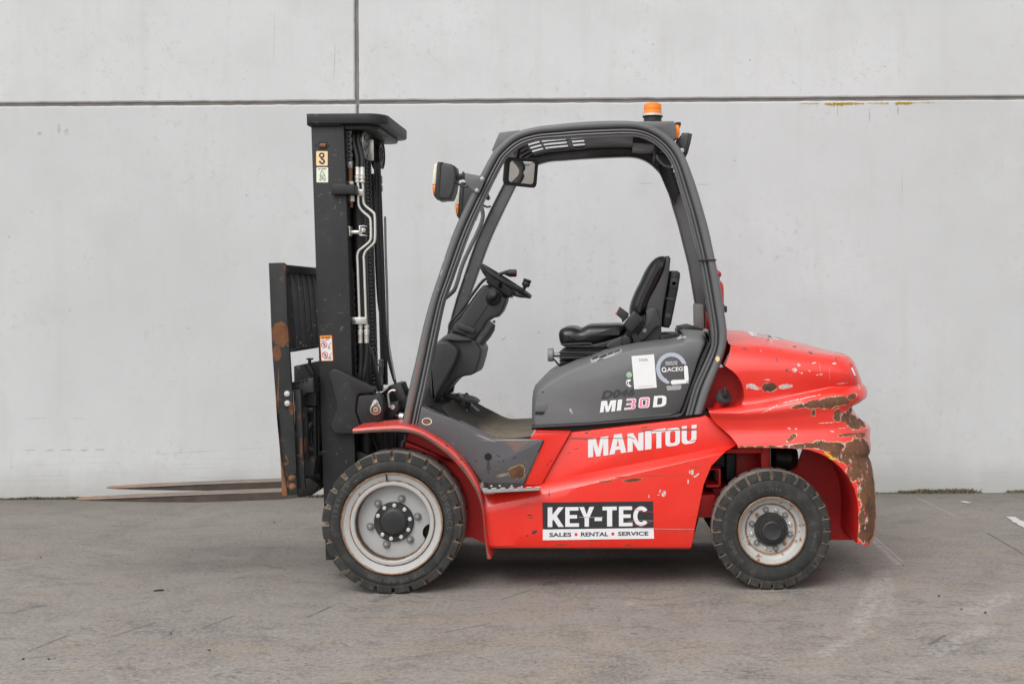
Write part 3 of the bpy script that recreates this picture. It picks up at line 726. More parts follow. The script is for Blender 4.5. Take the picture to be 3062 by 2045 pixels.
# ------------------------------------------------------------------ the yard and the wall
def plane(x0, y0, x1, y1, z): return [Vector((x0, y0, z)), Vector((x1, y0, z)), Vector((x1, y1, z)), Vector((x0, y1, z))], [(0, 1, 2, 3)]
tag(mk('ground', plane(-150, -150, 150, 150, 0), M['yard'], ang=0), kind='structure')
WY = (DIST * 0)  # wall face depth, from the foot of the wall
WY = ground(1850, 1480.3).y
wall = empty('concrete_wall', (0, WY, 0))
tag(wall, 'tall pale grey wall of smooth concrete panels with dark open joints', 'wall')
jz = pt('S', 1850, 301.2, WY).z
jx = pt('S', 1068.6, 200, WY).x
G = .0125
def panel(x0, z0, x1, z1):
    r3 = random.Random(int(x0 * 37 + z0 * 91))
    jt = lambda: max(-.0035, min(.0035, r3.gauss(0, .0011)))
    n = 190
    P = [Vector((lerp(x0, x1, i / n), 0, z0 + jt())) for i in range(n)] + [Vector((x1 + jt() * .7, 0, lerp(z0, z1, i / 60))) for i in range(60)]
    P += [Vector((lerp(x1, x0, i / n), 0, z1 + jt())) for i in range(n)] + [Vector((x0 + jt() * .7, 0, lerp(z1, z0, i / 60))) for i in range(60)]
    RS = [atY(inset(P, .010), WY), atY(inset(P, .002), WY + .006), atY(P, WY + .016), atY(P, WY + .18)]
    return rings(RS)
mk('panel', panel(-11, -.15, jx - G * .8, jz - G), M['concrete'], wall, ang=20)
mk('panel', panel(jx + G * .5, -.15, 13, jz - G), M['concrete'], wall, ang=20)
mk('panel', panel(-11, jz + G, jx - G * 1.6, 5.85), M['concrete_light'], wall, ang=20)
mk('panel', panel(jx + G * .7, jz + G, 13, 5.85), M['concrete_light'], wall, ang=20)
mk('joint_sealant', join(([Vector((-11, WY + .018, jz - .03)), Vector((13, WY + .018, jz - .03)), Vector((13, WY + .018, jz + .03)), Vector((-11, WY + .018, jz + .03))], [(0, 1, 2, 3)]),
   ([Vector((jx - .04, WY + .020, 0)), Vector((jx + .03, WY + .020, 0)), Vector((jx + .03, WY + .020, 5.8)), Vector((jx - .04, WY + .020, 5.8))], [(0, 1, 2, 3)])), M['sealant'], wall, ang=0)
# moss and weeds at the wall foot
def tuft(p, h, n):
    V, F = [], []
    for _ in range(n):
        q = p + Vector((rnd.gauss(0, h * .8), -abs(rnd.gauss(0, .006)) - .001, 0))
        a = rnd.uniform(0, 6.28); w = rnd.uniform(.004, .011); hh = h * rnd.uniform(.35, 1.0)
        d = Vector((math.cos(a), math.sin(a), 0)) * w
        o = len(V)
        V += [q - d, q + d, q + Vector((rnd.gauss(0, .25) * hh, -abs(rnd.gauss(0, .2)) * hh, hh))]
        F.append((o, o + 1, o + 2))
    return V, F
gs = {'moss': [], 'moss_dark': []}
for u0, u1, n, h in ((0, 260, 170, .016), (60, 250, 90, .024), (250, 420, 40, .012), (2615, 2700, 20, .014), (2690, 2790, 90, .026), (2740, 2905, 150, .038), (2905, 2920, 6, .02), (3010, 3062, 24, .024), (925, 965, 26, .03), (420, 900, 60, .007), (1400, 2600, 70, .007), (-400, 0, 60, .024)):
    for _ in range(n):
        u = rnd.uniform(u0, u1)
        p = ground(u, 1480.3 - ROLL * (u - 1850)); p.y = WY - rnd.random() * .004
        gs['moss_dark' if rnd.random() < (.6 if 2800 < u < 2910 else .3) else 'moss'].append(tuft(p, h * rnd.uniform(.5, 1.2), 9))
tag(mk('moss', join(*gs['moss']), M['moss'], ang=0), 'olive moss growing along the foot of the concrete wall', 'moss', kind='stuff')
tag(mk('dark_moss', join(*gs['moss_dark']), M['moss_dark'], ang=0), 'darker moss and weeds along the foot of the wall', 'moss', kind='stuff')
# yellow lichen on the lower lip of the joint
def lump(c, r, sq=(1, .5, .7)):
    m = Matrix.Rotation(rnd.random() * 3, 3, 'Y')
    V = [c + m @ Vector((x * r * sq[0] * rnd.uniform(.7, 1.2), y * r * sq[1], z * r * sq[2] * rnd.uniform(.7, 1.2))) for x, y, z in ((1, 0, 0), (-1, 0, 0), (0, 1, 0), (0, -1, 0), (0, 0, 1), (0, 0, -1))]
    return V, [(0, 4, 3), (4, 1, 3), (1, 5, 3), (5, 0, 3), (4, 0, 2), (1, 4, 2), (5, 1, 2), (0, 5, 2)]
gl = []
for u0, u1, n, r in ((2391, 2900, 150, .006), (2391, 2450, 60, .007), (2465, 2520, 90, .013), (2518, 2560, 60, .012), (2555, 2585, 34, .009), (2590, 2620, 20, .007), (2622, 2655, 40, .009), (2675, 2725, 90, .012), (2725, 2800, 60, .007), (2800, 2900, 20, .004), (1195, 1285, 34, .004), (2900, 3062, 16, .003)):
    for _ in range(n):
        u = rnd.uniform(u0, u1)
        p = pt('S', u, 309 - ROLL * (u - 2500) + abs(rnd.gauss(0, 2.2)) * r / .010, WY); p.y = WY + .001
        gl.append(lump(p, r * rnd.uniform(.4, 1)))
tag(mk('lichen', join(*gl), M['lichen'], ang=0), 'yellow lichen crusted along the horizontal wall joint', 'lichen', kind='stuff')
# loose grit on the yard
gp = []
for _ in range(120):
    u, v = rnd.uniform(0, 3062), rnd.uniform(1560, 2045)
    r = rnd.uniform(.0015, .004)
    p = ground(u, v)
    gp.append(lump(p + Vector((0, 0, r * .4)), r))
for u, v, r in ((820, 1563, .008), (575, 1645, .006), (121, 1668, .007), (626, 1945, .008), (146, 1972, .008), (2946, 1833, .009), (2875, 1822, .007), (2808, 1783, .008), (70, 1971, .008), (511, 1895, .007)):
    gp.append(lump(ground(u, v) + Vector((0, 0, r * .4)), r, (1.2, 1, .7)))
tag(mk('pebbles', join(*gp), M['pebble'], ang=0), 'dark grit scattered over the concrete yard', 'grit', kind='stuff')
# faded white paint on the yard
def ragged(a, b, w, seed):
    r2 = random.Random(seed)
    A, B_ = ground(*a), ground(*b)
    d = (B_ - A).normalized(); nrm = Vector((-d.y, d.x, 0))
    L = [A + (B_ - A) * (i / 12) + nrm * (w / 2 * r2.uniform(.6, 1.1)) for i in range(13)]
    Rr = [A + (B_ - A) * (i / 12) - nrm * (w / 2 * r2.uniform(.6, 1.1)) for i in range(13)]
    return prism_z(L + Rr[::-1])
def prism_z(P):
    V = [Vector((p.x, p.y, .004)) for p in P]
    n = sum((V[i].x * V[(i + 1) % len(V)].y - V[(i + 1) % len(V)].x * V[i].y) for i in range(len(V)))
    f = tuple(range(len(V)))
    return V, [f if n > 0 else f[::-1]]
for a, b, w in (((3020, 1546), (3130, 1610), .075), ((2876, 1500), (2900, 1505), .05)):
    tag(mk('faded_line_marking', ragged(a, b, w, int(a[0])), M['linepaint'], ang=0), kind='structure')
lp = ground(475, 1766)
lf = [lp + Vector((x, y, z)) for x, y, z in ((-.030, 0, .003), (-.014, -.014, .007), (.010, -.012, .009), (.029, .002, .003), (.012, .014, .008), (-.012, .013, .006), (0, 0, .003))]
tag(mk('dead_leaf', (lf + [p - Vector((0, 0, .0015)) for p in lf], [(0, 1, 6), (1, 2, 6), (2, 3, 6), (3, 4, 6), (4, 5, 6), (5, 0, 6), (8, 7, 13), (9, 8, 13), (10, 9, 13), (11, 10, 13), (12, 11, 13), (7, 12, 13)]), M['leaf'], ang=0),
    'small dark dried leaf lying alone on the concrete below the forks', 'leaf')

# ------------------------------------------------------------------ wheels
def tyre(Ro, ri, w, nl, rs, gd, gw):
    """solid lug tyre about the y axis, near face at y = 0; returns geometry and a material slot for each face"""
    s, r1 = (Ro - rs), Ro - .007
    prof = [(ri, .016, 0), (ri + .006, .006, 0), (lerp(ri, rs, .25), .001, 0), (lerp(ri, rs, .6), .0, 0), (rs - .010, .001, 0), (rs - .004, .006, 0), (rs, .004, 0),
            (rs + .004, .004, 1), (r1, .005, 1), (Ro, .014, 1), (Ro, w * .20, 1), (Ro, w * .34, 1), (Ro + .0005, w * .36, 0), (Ro + .001, w * .5, 0)]
    n0 = len(prof)
    prof += [(r, w - y, 2 if g else 0) for r, y, g in prof[-2::-1]]
    gin = {7: (rs + .001, .016), 8: (rs + .002, .020), 9: (Ro - gd, .022), 10: (Ro - gd, w * .20), 11: (Ro - gd * .8, w * .33)}
    p = 2 * math.pi / nl
    g = gw / 2
    offs = [(-g * 1.35, 0), (-g * .85, 1), (g * .85, 1), (g * 1.35, 0), (p / 2 - g * 1.35, 0), (p / 2 - g * .85, 2), (p / 2 + g * .85, 2), (p / 2 + g * 1.35, 0)]
    V, N, cols = [], len(prof), []
    for k in range(nl):
        for a, st in offs:
            t = k * p + a
            cols.append(st)
            for i, (r, y, gg) in enumerate(prof):
                if gg and gg == st:
                    j = i if gg == 1 else N - 1 - i
                    r, y = gin[j][0], (gin[j][1] if gg == 1 else w - gin[j][1])
                V.append(Vector((r * math.sin(t), y, r * math.cos(t))))
    F, FM, C = [], [], len(cols)
    for c in range(C):
        d = (c + 1) % C
        for i in range(N - 1):
            F.append((c * N + i, d * N + i, d * N + i + 1, c * N + i + 1))
            gz = prof[i][2] or prof[i + 1][2]
            inside = gz and (cols[c] == gz or cols[d] == gz)
            FM.append(2 if inside else (1 if 9 <= i < N - 10 else 0))
    return (V, [f[::-1] for f in F]), FM
def arctext(s, r, h, a0, a1, dep, parent, flip=False):
    """raised lettering round a sidewall, from bearing a0 to a1 (degrees clockwise from the top)"""
    gs, n = [], len(s)
    for i, ch in enumerate(s):
        if ch == ' ': continue
        V, F, asp = text2d(ch, .012, 0, .0)
        t = R(lerp(a0, a1, (i + .5) / n))
        wdt = min(h * asp, abs(R(a1 - a0)) * r / n * .95)
        ur, ut = Vector((math.sin(t), 0, math.cos(t))), Vector((math.cos(t), 0, -math.sin(t)))
        if flip: ur, ut = -ur, -ut
        hh = h * (.22 if ch == '-' else 1)
        c = ur * (-r if flip else r) + Vector((0, -dep, 0))
        gs.append(([c + ut * ((v.x - .5) * wdt) + ur * ((v.y - .5) * hh) for v in V], F))
    o0 = WORLDPOS[parent.name]
    g = join(*gs)
    return mk('raised_lettering', ([o0 + p for p in g[0]], g[1]), M['emboss'], parent, ang=0)
def at(g, o): return [p + o for p in g[0]], g[1]

fc = pt('D', 760, 852, 0.0); fc.z = .3475
fw = mk('front_wheel', at(join(
    lathe(Vector(), Vector((0, 1, 0)), [(.2475, .000), (.2475, -.004), (.243, -.004), (.236, .004), (.214, .010), (.2085, .013), (.2075, .018), (.2065, .018), (.2060, .008), (.203, .004), (.190, .004), (.184, .008), (.182, .018)], 72, False, False), lathe(Vector(), Vector((0, 1, 0)), [(.185, .20), (.2475, .20), (.2475, .0)], 72, False, False)), fc), M['rim'], root, fc, label='front wheel, lug tyre on a grey split rim')
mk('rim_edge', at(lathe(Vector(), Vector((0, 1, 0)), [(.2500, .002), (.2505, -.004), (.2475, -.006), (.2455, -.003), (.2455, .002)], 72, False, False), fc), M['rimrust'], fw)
mk('rim_groove', at(lathe(Vector(), Vector((0, 1, 0)), [(.2100, .0118), (.2060, .0118)], 64, False, False), fc), M['rust'], fw)
mk('rim_well', at(lathe(Vector(), Vector((0, 1, 0)), [(.1822, .017), (.1810, .060), (.181, .20)], 64, False, False), fc), M['rust_shade'], fw)
# the disc, with a round hand hole
dp = [Vector((.181 * math.sin(2 * math.pi * k / 60), .056, .181 * math.cos(2 * math.pi * k / 60))) for k in range(60)]
hc = Vector((.184, 0, -.0565))
dpc = [(p.x, p.z) for p in dp if (p - Vector((hc.x, .056, hc.z))).length > .044]
k0 = next(i for i in range(len(dpc)) if (Vector(dpc[i]) - Vector(dpc[i - 1])).length > .03)
dpc = dpc[k0:] + dpc[:k0]
a1_, a0_ = math.atan2(dpc[0][1] - hc.z, dpc[0][0] - hc.x), math.atan2(dpc[-1][1] - hc.z, dpc[-1][0] - hc.x)
if a0_ < 0: a0_ += 2 * math.pi
if a1_ < 0: a1_ += 2 * math.pi
dpc += [(hc.x + .044 * math.cos(lerp(a0_, a1_, k / 14)), hc.z + .044 * math.sin(lerp(a0_, a1_, k / 14))) for k in range(1, 14)]
DP = [Vector((x, 0, z)) for x, z in dpc]
mk('disc', at(prism(DP, .056, .066), fc), M['disc'], fw, ang=25)
mk('brake_drum', at(lathe(Vector((0, .09, 0)), Vector((0, 1, 0)), [(.181, 0), (.181, .12)], 40), fc), M['oily'], fw)
hub = mk('hub', at(lathe(Vector((0, .056, 0)), NY, [(.098, 0), (.098, .010), (.095, .0135), (.072, .0135), (.068, .017), (.060, .026), (.052, .0285), (.0, .0285)], 56, False, False), fc), M['black'], fw)
for a in (-32.9, 3.1, 41.6, 80.2, 118, 153.4, 188.6, 221.8, 292.2):
    p = fc + Vector((.0825 * math.sin(R(a)), .056 - .0125, .0825 * math.cos(R(a))))
    mk('bolt', lathe(p, NY, [(.0108, 0), (.0108, .007), (.008, .009)], 6, False), M['silver'], fw, p, ang=22)
for k in range(6):
    a = 18.7 + 60 * k
    p = fc + Vector((.119 * math.sin(R(a)), .056, .119 * math.cos(R(a))))
    mk('lug_nut', hexnut(p, NY, .0165, .016, .009), M['bolt'], fw, p, ang=22)
mk('lock_ring_gap', at(prism([Vector((-.0295, 0, .245)), Vector((-.025, 0, .245)), Vector((-.022, 0, .209)), Vector((-.026, 0, .209))], -.0055, .01), fc), M['oily'], fw)
g, fm = tyre(.3475, .2485, .215, 24, .309, .026, R(2.9))
ty = mk('tyre', at(g, fc), None, fw, fc, ang=40, mats=[M['tyre'], M['tread'], M['groove']], fmat=fm)
copyf = [fw]
frw = copy_tree(fw, root)
frw.rotation_euler = (0, 0, math.pi)
frw.location = Vector((fc.x, 1.2, fc.z)) - ROOT
frw['label'] = 'front wheel on the far side'
for s, r, h, a0, a1, fl in (('28x9-15', .284, .021, -85, -47, False), ('ADVANCE', .284, .024, 55, 98, False), ('Solid Super Lug OB502', .281, .019, 206, 146, True), ('2.00', .274, .012, -43, -33, False)):
    if fl: arctext(s, r, h, 146 + 60, 146, .0006, fw, True)
    else: arctext(s, r, h, a0, a1, .0006, fw)

rc = pt('J', 780, 897, .03); RO = .2935; rc.z = RO
rw = mk('rear_wheel', at(lathe(Vector(), Vector((0, 1, 0)), [(.1665, .002), (.1665, -.004), (.162, -.005), (.157, .002), (.150, .018), (.140, .028), (.134, .030), (.130, .034), (.126, .046), (.123, .050), (.07, .050), (.0, .052)], 72, False, False), rc), M['rim_r'], root, rc, label='rear steer wheel, lug tyre on a small rusty rim')
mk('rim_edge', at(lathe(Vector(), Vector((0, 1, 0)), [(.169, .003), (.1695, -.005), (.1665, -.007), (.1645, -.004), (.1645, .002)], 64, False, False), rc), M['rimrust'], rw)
mk('hub', at(lathe(Vector((0, .050, 0)), NY, [(.083, 0), (.083, .018), (.079, .024), (.070, .024), (.066, .030), (.064, .034), (.0635, .036), (.054, .036), (.053, .044), (.048, .060), (.042, .064), (.030, .060), (.0, .058)], 56, False, False), rc), M['black'], rw)
for k in range(12):
    a = -14 + 30 * k
    p = rc + Vector((.0985 * math.sin(R(a)), .050, .0985 * math.cos(R(a))))
    if k % 2 == 0: mk('lug_nut', hexnut(p, NY, .0125, .013, .006), M['bolt'], rw, p, ang=22)
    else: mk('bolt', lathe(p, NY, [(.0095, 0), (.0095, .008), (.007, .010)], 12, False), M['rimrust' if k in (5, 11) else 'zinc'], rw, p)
g, fm = tyre(RO, .1675, .165, 28, .252, .024, R(2.4))
mk('tyre', at(g, rc), None, rw, rc, ang=40, mats=[M['tyre'], M['tread'], M['groove']], fmat=fm)
rrw = copy_tree(rw, root)
rrw.rotation_euler = (0, 0, math.pi)
rrw.location = Vector((rc.x, 1.17, rc.z)) - ROOT
rrw['label'] = 'rear wheel on the far side'
for s, r, h, a0, a1, fl in (('ST-3000', .204, .017, -20, 14, False), ('6.50-10', .213, .015, 92, 118, False)):
    arctext(s, r, h, a0, a1, .0006, rw)
arctext('SUPERIOR', .212, .020, 258, 222, .0006, rw, True)
# ------------------------------------------------------------------ chassis and body panels
# long red side panel: a vertical skirt that folds inwards to a crease which climbs towards the rear
rowsK = [((205, 800), (2587, 334), .100), ((205, 806), (2580, 345), .094), ((205, 915), (2480, 400), .056), ((205, 945), (2455, 425), .048), ((210, 1000), (2342, 541), .046), ((225, 1100), (2272, 711), .045), ((240, 1220), (2232, 901), .045),
         ((258, 1290), (2160, 1272), .045), ((262, 1308), (2152, 1305), .052), ((270, 1318), (2140, 1322), .075), ((270, 1318), (2140, 1322), .30)]
NC = 28
rows = []
for l, r, dp_ in rowsK:
    row = [pt('K', lerp(l[0], r[0], i / NC), lerp(l[1], r[1], i / NC), dp_) for i in range(NC + 1)]
    e = row[-1].copy(); e.y = .008 + e.y
    row.append(Vector((e.x + .002, e.y, e.z)))
    row.append(Vector((e.x + .002, .32, e.z)))
    rows.append(row)
sill = mk('side_panel', grid(rows, True), M['red'], root, ang=30)
mk('recessed_panel', prism(pts('K', [(1024, 229), (1260, 204), (2100, 105), (2258, 80), (2290, 70), (2340, 100), (2440, 200), (2590, 340), (2258, 412), (1500, 575), (745, 745), (745, 715)], .10), .10, .20, .006), M['red'], root)
mk('flange_plate', prism(pts('K', [(690, 220), (1024, 227), (745, 722), (585, 722), (770, 312), (640, 290)], .082), .082, .14, .004), M['red'], root)
mk('flange_lip', prism(pts('K', [(688, 213), (1020, 220), (1024, 229), (690, 224)], .078), .078, .14, .001), M['red'], root)
# far side closes the shape
mk('far_side_panel', prism(pts('K', [(205, 790), (2400, 380), (2150, 1320), (270, 1320)], 1.1), 1.10, 1.15, .004), M['red'], root)
mk('underbody', join(rbox('S', 1300, 1480, 2040, 1600, .32, .88), rbox('S', 1130, 1470, 1320, 1610, .26, .94)), M['oily'], root)
mk('front_axle', cyl(Vector((fc.x, .20, fc.z)), Vector((fc.x, 1.0, fc.z)), .10, 24), M['oily'], root)
mk('steer_axle', join(cyl(Vector((rc.x, .20, rc.z)), Vector((rc.x, 1.0, rc.z)), .07, 20), prism(rr(rc.x - .09, rc.z - .06, rc.x + .09, rc.z + .06, .02), .3, .9)), M['oily'], root)
mk('body_core', prism(pts('K', [(700, 165), (2250, 30), (2330, 30), (2440, 110), (2585, 325), (2258, 420), (745, 740)], .15), .15, 1.05), M['oily'], root)
# sill lettering
for ch, q in (('M', ((1187, 462), (1377, 440), (1376, 262), (1187, 292))), ('A', ((1386, 437), (1546, 414), (1546, 232), (1386, 255))), ('N', ((1557, 413), (1706, 393), (1706, 222), (1557, 240))),
              ('I', ((1720, 391), (1781, 383), (1782, 210), (1720, 218))), ('T', ((1786, 383), (1916, 366), (1916, 187), (1786, 207))), ('O', ((1912, 364), (2048, 346), (2050, 176), (1912, 196))), ('U', ((2064, 343), (2202, 324), (2205, 153), (2066, 171)))):
    mk('letter', onquad(letter(ch), 'K', q, .0988), M['offwhite'], sill, ang=0)
stk = mk('advert_sticker', join(sheet('K', [(758, 885), (1797, 873), (1801, 1122), (762, 1137)], .0438)), M['ink'], sill, ang=0, label='black and white KEY-TEC sales, rental, service sticker')
mk('white_strip', sheet('K', [(762, 1137), (1801, 1122), (1806, 1222), (763, 1237)], .0438), M['offwhite'], sill, ang=0)
def kq(x0, x1, t=0., b=0.):
    f = lambda x, y0, s: y0 + (x - 808) * s
    return ((x0, f(x0, 1114, -.0106) + b), (x1, f(x1, 1114, -.0106) + b), (x1, f(x1, 929, -.0112) + t), (x0, f(x0, 929, -.0112) + t))
for ch, x0, x1 in (('K', 808, 960), ('E', 973, 1102), ('Y', 1104, 1244), ('T', 1322, 1456), ('E', 1476, 1604), ('C', 1607, 1757)):
    mk('letter', onquad(letter(ch), 'K', kq(x0, x1), .0428), M['offwhite'], sill, ang=0)
mk('hyphen', onquad(letter('-'), 'K', ((1248, 1057), (1317, 1056), (1317, 1019), (1248, 1020)), .0428), M['offwhite'], sill, ang=0)
for s, q in (('SALES', ((823, 1207), (1030, 1204), (1030, 1165), (823, 1168))), ('RENTAL', ((1120, 1202), (1377, 1199), (1377, 1160), (1120, 1163))), ('SERVICE', ((1467, 1197), (1752, 1193), (1752, 1154), (1467, 1158)))):
    mk('small_lettering', onquad(text2d(s, .028), 'K', q, .0428), M['ink'], sill, ang=0)
for x, y in ((1074, 1183), (1419, 1178)):
    mk('dot', flat((arc(x, y, 15, 15, 0, 345, 23), [tuple(range(24))]), 'K', .0428), M['redprint'], sill, ang=0)

# scrapes that run across the lettering and the sticker
for nm_, P_, w_, dd, m_ in (('scrape', [(1010, 283), (1180, 290), (1300, 283), (1420, 281), (1530, 284), (1570, 268), (1625, 290)], 5, .0975, 'rust'), ('scrape', [(1690, 207), (1840, 212), (1990, 206), (2210, 205)], 6, .0975, 'rust'), ('scrape', [(1660, 232), (1720, 212), (1790, 200)], 4, .0975, 'rust'),
                            ('scrape', [(2060, 199), (2140, 196), (2210, 193)], 10, .0976, 'redprint'), ('scrape', [(2120, 303), (2170, 306), (2200, 296)], 6, .0975, 'redprint'), ('scrape', [(1600, 935), (1690, 968), (1790, 972), (1900, 1002)], 4, .042, 'redprint'), ('scrape', [(1600, 1090), (1720, 1095), (1800, 1050)], 4, .042, 'redprint'),
                            ('scrape', [(1560, 1060), (1680, 1052), (1800, 1055)], 3, .042, 'greyprint'), ('scrape', [(1100, 1022), (1330, 1024)], 5, .042, 'greyprint'), ('scrape', [(1640, 1120), (1800, 1130), (2180, 1136)], 4, .042, 'greyprint')):
    mk(nm_, flat(stroke([(x, y) for x, y in P_], w_), 'K', dd), M[m_], sill, ang=0)
# dark grey apron beside the floor
ap = mk('apron', prism(pts('T', [(185, 347), (118, 660), (240, 695), (400, 765), (600, 905), (720, 1015), (830, 1135), (935, 1280), (1030, 1415), (1602, 1415), (1870, 815), (1850, 806), (1560, 797), (1240, 797), (1090, 757), (960, 692), (760, 592), (600, 512), (380, 442)], .07), .070, .16, .007, 3), M['apron'], root)
mk('hole', prism(pts('T', arc(1105, 1040, 52, 52, 0, 345, 23), .0695), .0692, .0705), M['void'], ap, ang=0)
mk('round_badge', prism(pts('T', arc(260, 553, 70, 50, 0, 345, 23), .068), .0682, .0705), M['palegreen'], ap, ang=0)
mk('badge_print', prism(pts('T', arc(258, 552, 58, 39, 0, 345, 23), .067), .0674, .0682), M['darkgreen'], ap, ang=0)
mk('badge_mark', join(*[flat(stroke(P, 8), 'T', .067) for P in ([(232, 535), (232, 565)], [(245, 537), (262, 537), (262, 552), (246, 552), (246, 568), (264, 568)], [(275, 548), (290, 548), (290, 572), (274, 572), (274, 548)])]), M['redprint'], ap, ang=0)
# rubber mat on the rising floor
nm = [(490, 362), (540, 420), (600, 492), (680, 545), (760, 592), (860, 642), (960, 692), (1030, 730), (1100, 758), (1150, 775), (1210, 785), (1450, 778), (1700, 752)]
P = catmull(pts('T', nm, .10), 2)
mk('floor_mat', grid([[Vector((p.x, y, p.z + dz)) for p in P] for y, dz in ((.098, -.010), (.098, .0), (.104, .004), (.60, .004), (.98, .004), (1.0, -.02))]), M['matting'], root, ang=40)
mk('floor_riser', prism(pts('T', [(190, 330), (470, 345), (600, 500), (760, 602), (960, 702), (900, 690), (600, 560), (380, 460), (200, 370)], .2), .2, .98), M['oily'], root)
mk('mat_edge', tube([Vector((p.x, .096, p.z - .004)) for p in P], .005, 8), M['rubberstrip'], root)
# step
st = mk('step', prism(pts('T', [(1022, 1494), (1812, 1468), (1812, 1503), (1045, 1542)], -.03), -.03, -.026, .0012), M['step_lip'], root)
mk('tread_plate', join(grid([[pt('T', 1022, 1494, -.029), pt('T', 1812, 1468, -.029)], [pt('T', 1022, 1494, .08) + Vector((0, 0, .002)), pt('T', 1812, 1468, .08) + Vector((0, 0, .002))]]),
    prism(pts('T', [(985, 1440), (1020, 1378), (1042, 1412), (1042, 1500), (1020, 1496)], .02), .02, .026)), M['stepgrip'], st)
for k in range(7):
    x = 1025 + k * 121
    mk('grip_tooth', prism(pts('T', [(x, 1490 - k * 4), (x + 76, 1487 - k * 4), (x + 72, 1473 - k * 4), (x + 4, 1476 - k * 4)], -.032), -.033, -.012, .002), M['zinc'], st)
for x, y in ((1150, 1430), (1265, 1428), (1430, 1432), (1570, 1440)):
    mk('grip_stud', lathe(pt('T', x, y + 18, .03), Vector((0, 0, 1)), [(.006, 0), (.005, .006), (.003, .007)], 10), M['silver'], st)
# front fender: a folded red strip over the tyre
fo = [('C', 860, 318), ('C', 1080, 300), ('C', 1310, 290), ('D', 985, 6), ('D', 1100, 62), ('D', 1250, 155), ('D', 1370, 265), ('D', 1450, 368), ('D', 1520, 485), ('D', 1562, 600), ('D', 1590, 760), ('D', 1605, 950), ('D', 1625, 1090), ('D', 1652, 1178)]
fi = [('C', 860, 366), ('C', 1080, 352), ('C', 1310, 348), ('D', 990, 60), ('D', 1092, 115), ('D', 1222, 205), ('D', 1328, 305), ('D', 1412, 405), ('D', 1490, 520), ('D', 1545, 640), ('D', 1577, 780), ('D', 1590, 955), ('D', 1605, 1095), ('D', 1618, 1178)]
Po = catmull([pt(z, x, y, .0) for z, x, y in fo], 3)
Pi = catmull([pt(z, x, y, .0) for z, x, y in fi], 3)
mid = [lerp(a, b, .45) for a, b in zip(Po, Pi)]
fe = mk('front_fender', grid([[Vector((p.x, y, p.z)) for p in L] for L, y in ((Po, .30), (Po, .10), (Po, .06), (Po, .020), ([lerp(a, b, .12) for a, b in zip(Po, mid)], .006), (mid, .0))]), M['fender'], root, ang=40)
Pj = [lerp(a, b, .75) for a, b in zip(Po, Pi)]
mk('rolled_edge', join(grid([[Vector((p.x, y, p.z)) for p in L] for L, y in ((mid, .0), (Pj, -.001), (Pi, .003))])), M['fender_edge'], fe)
mk('inner_lining', join(grid([[Vector((p.x, y, p.z)) for p in L] for L, y in ((Pi, .003), (Pj, .03), (Pj, .30))])), M['redpart'], fe)
aw = pts('D', [(893, 60), (890, 110), (870, 160), (900, 330), (1150, 560), (1320, 800), (1380, 985), (1480, 985), (1592, 1036), (1640, 900), (1560, 560), (1420, 340), (1250, 160), (1100, 75), (960, 20)], .24)
mk('wheel_arch_wall', prism(aw, .24, .26), M['redpart'], fe)
mk('arch_stiffener', prism(pts('D', [(893, 118), (1000, 160), (1140, 225), (1260, 280), (1400, 310), (1390, 330), (1150, 262), (990, 190), (885, 160)], .21), .19, .24, .004), M['redpart'], fe)
mk('arch_bracket', prism(pts('D', [(868, 55), (893, 55), (890, 110), (870, 130), (862, 175), (838, 175), (845, 115), (868, 100)], .235), .225, .245, .002), M['apron'], fe)

# ------------------------------------------------------------------ engine cowl under the seat
def resample(P, n, closed=True):
    Q = P + [P[0]] if closed else P
    L = [0]
    for a, b in zip(Q, Q[1:]): L.append(L[-1] + (b - a).length)
    out, j = [], 0
    for k in range(n):
        t = L[-1] * k / n
        while L[j + 1] < t: j += 1
        out.append(lerp(Q[j], Q[j + 1], (t - L[j]) / max(L[j + 1] - L[j], 1e-9)))
    return out
co = [(25, 1400), (22, 1290), (25, 1180), (32, 1120), (45, 1085), (75, 1052), (110, 1018), (170, 980), (240, 945), (370, 890), (480, 858), (600, 805), (720, 775), (860, 748), (1100, 722), (1215, 695), (1200, 655), (1215, 640), (1368, 650), (1400, 705), (1396, 750), (1340, 870), (1270, 1070), (1212, 1235), (1190, 1288), (1100, 1312), (560, 1362)]
ci = [(60, 1396), (62, 1290), (66, 1200), (85, 1150), (110, 1118), (150, 1090), (200, 1060), (260, 1025), (330, 985), (410, 950), (490, 915), (600, 872), (720, 838), (870, 806), (1080, 780), (1200, 762), (1225, 755), (1240, 750), (1310, 738), (1352, 745), (1360, 760), (1320, 870), (1255, 1070), (1200, 1230), (1178, 1280), (1100, 1308), (560, 1358)]
A0, A1 = pts('H', co, .22), pts('H', ci, .130)
RS = [A1]
for k in range(1, 6):
    t = math.pi / 2 * k / 5
    RS.append([Vector((lerp(a.x, b.x, math.sin(t)), lerp(.130, .30, 1 - math.cos(t)), lerp(a.z, b.z, math.sin(t)))) for a, b in zip(A1, A0)])
RS += [atY(A0, .6), atY(A0, .90)]
for k in range(4, -1, -1): RS.append([Vector((p.x, 1.2 - p.y, p.z)) for p in RS[k]])
cowl = mk('engine_cowl', rings(RS), M['cowl'], root, ang=60)
mk('grab_recess', prism(pts('H', [(60, 1210), (150, 1205), (155, 1245), (130, 1290), (55, 1285), (50, 1240)], .136), .128, .18, .006), M['cowl'], cowl)
mk('grab_slot', prism(pts('H', [(55, 1282), (128, 1282), (112, 1306), (52, 1304)], .126), .1268, .15), M['oily'], cowl)
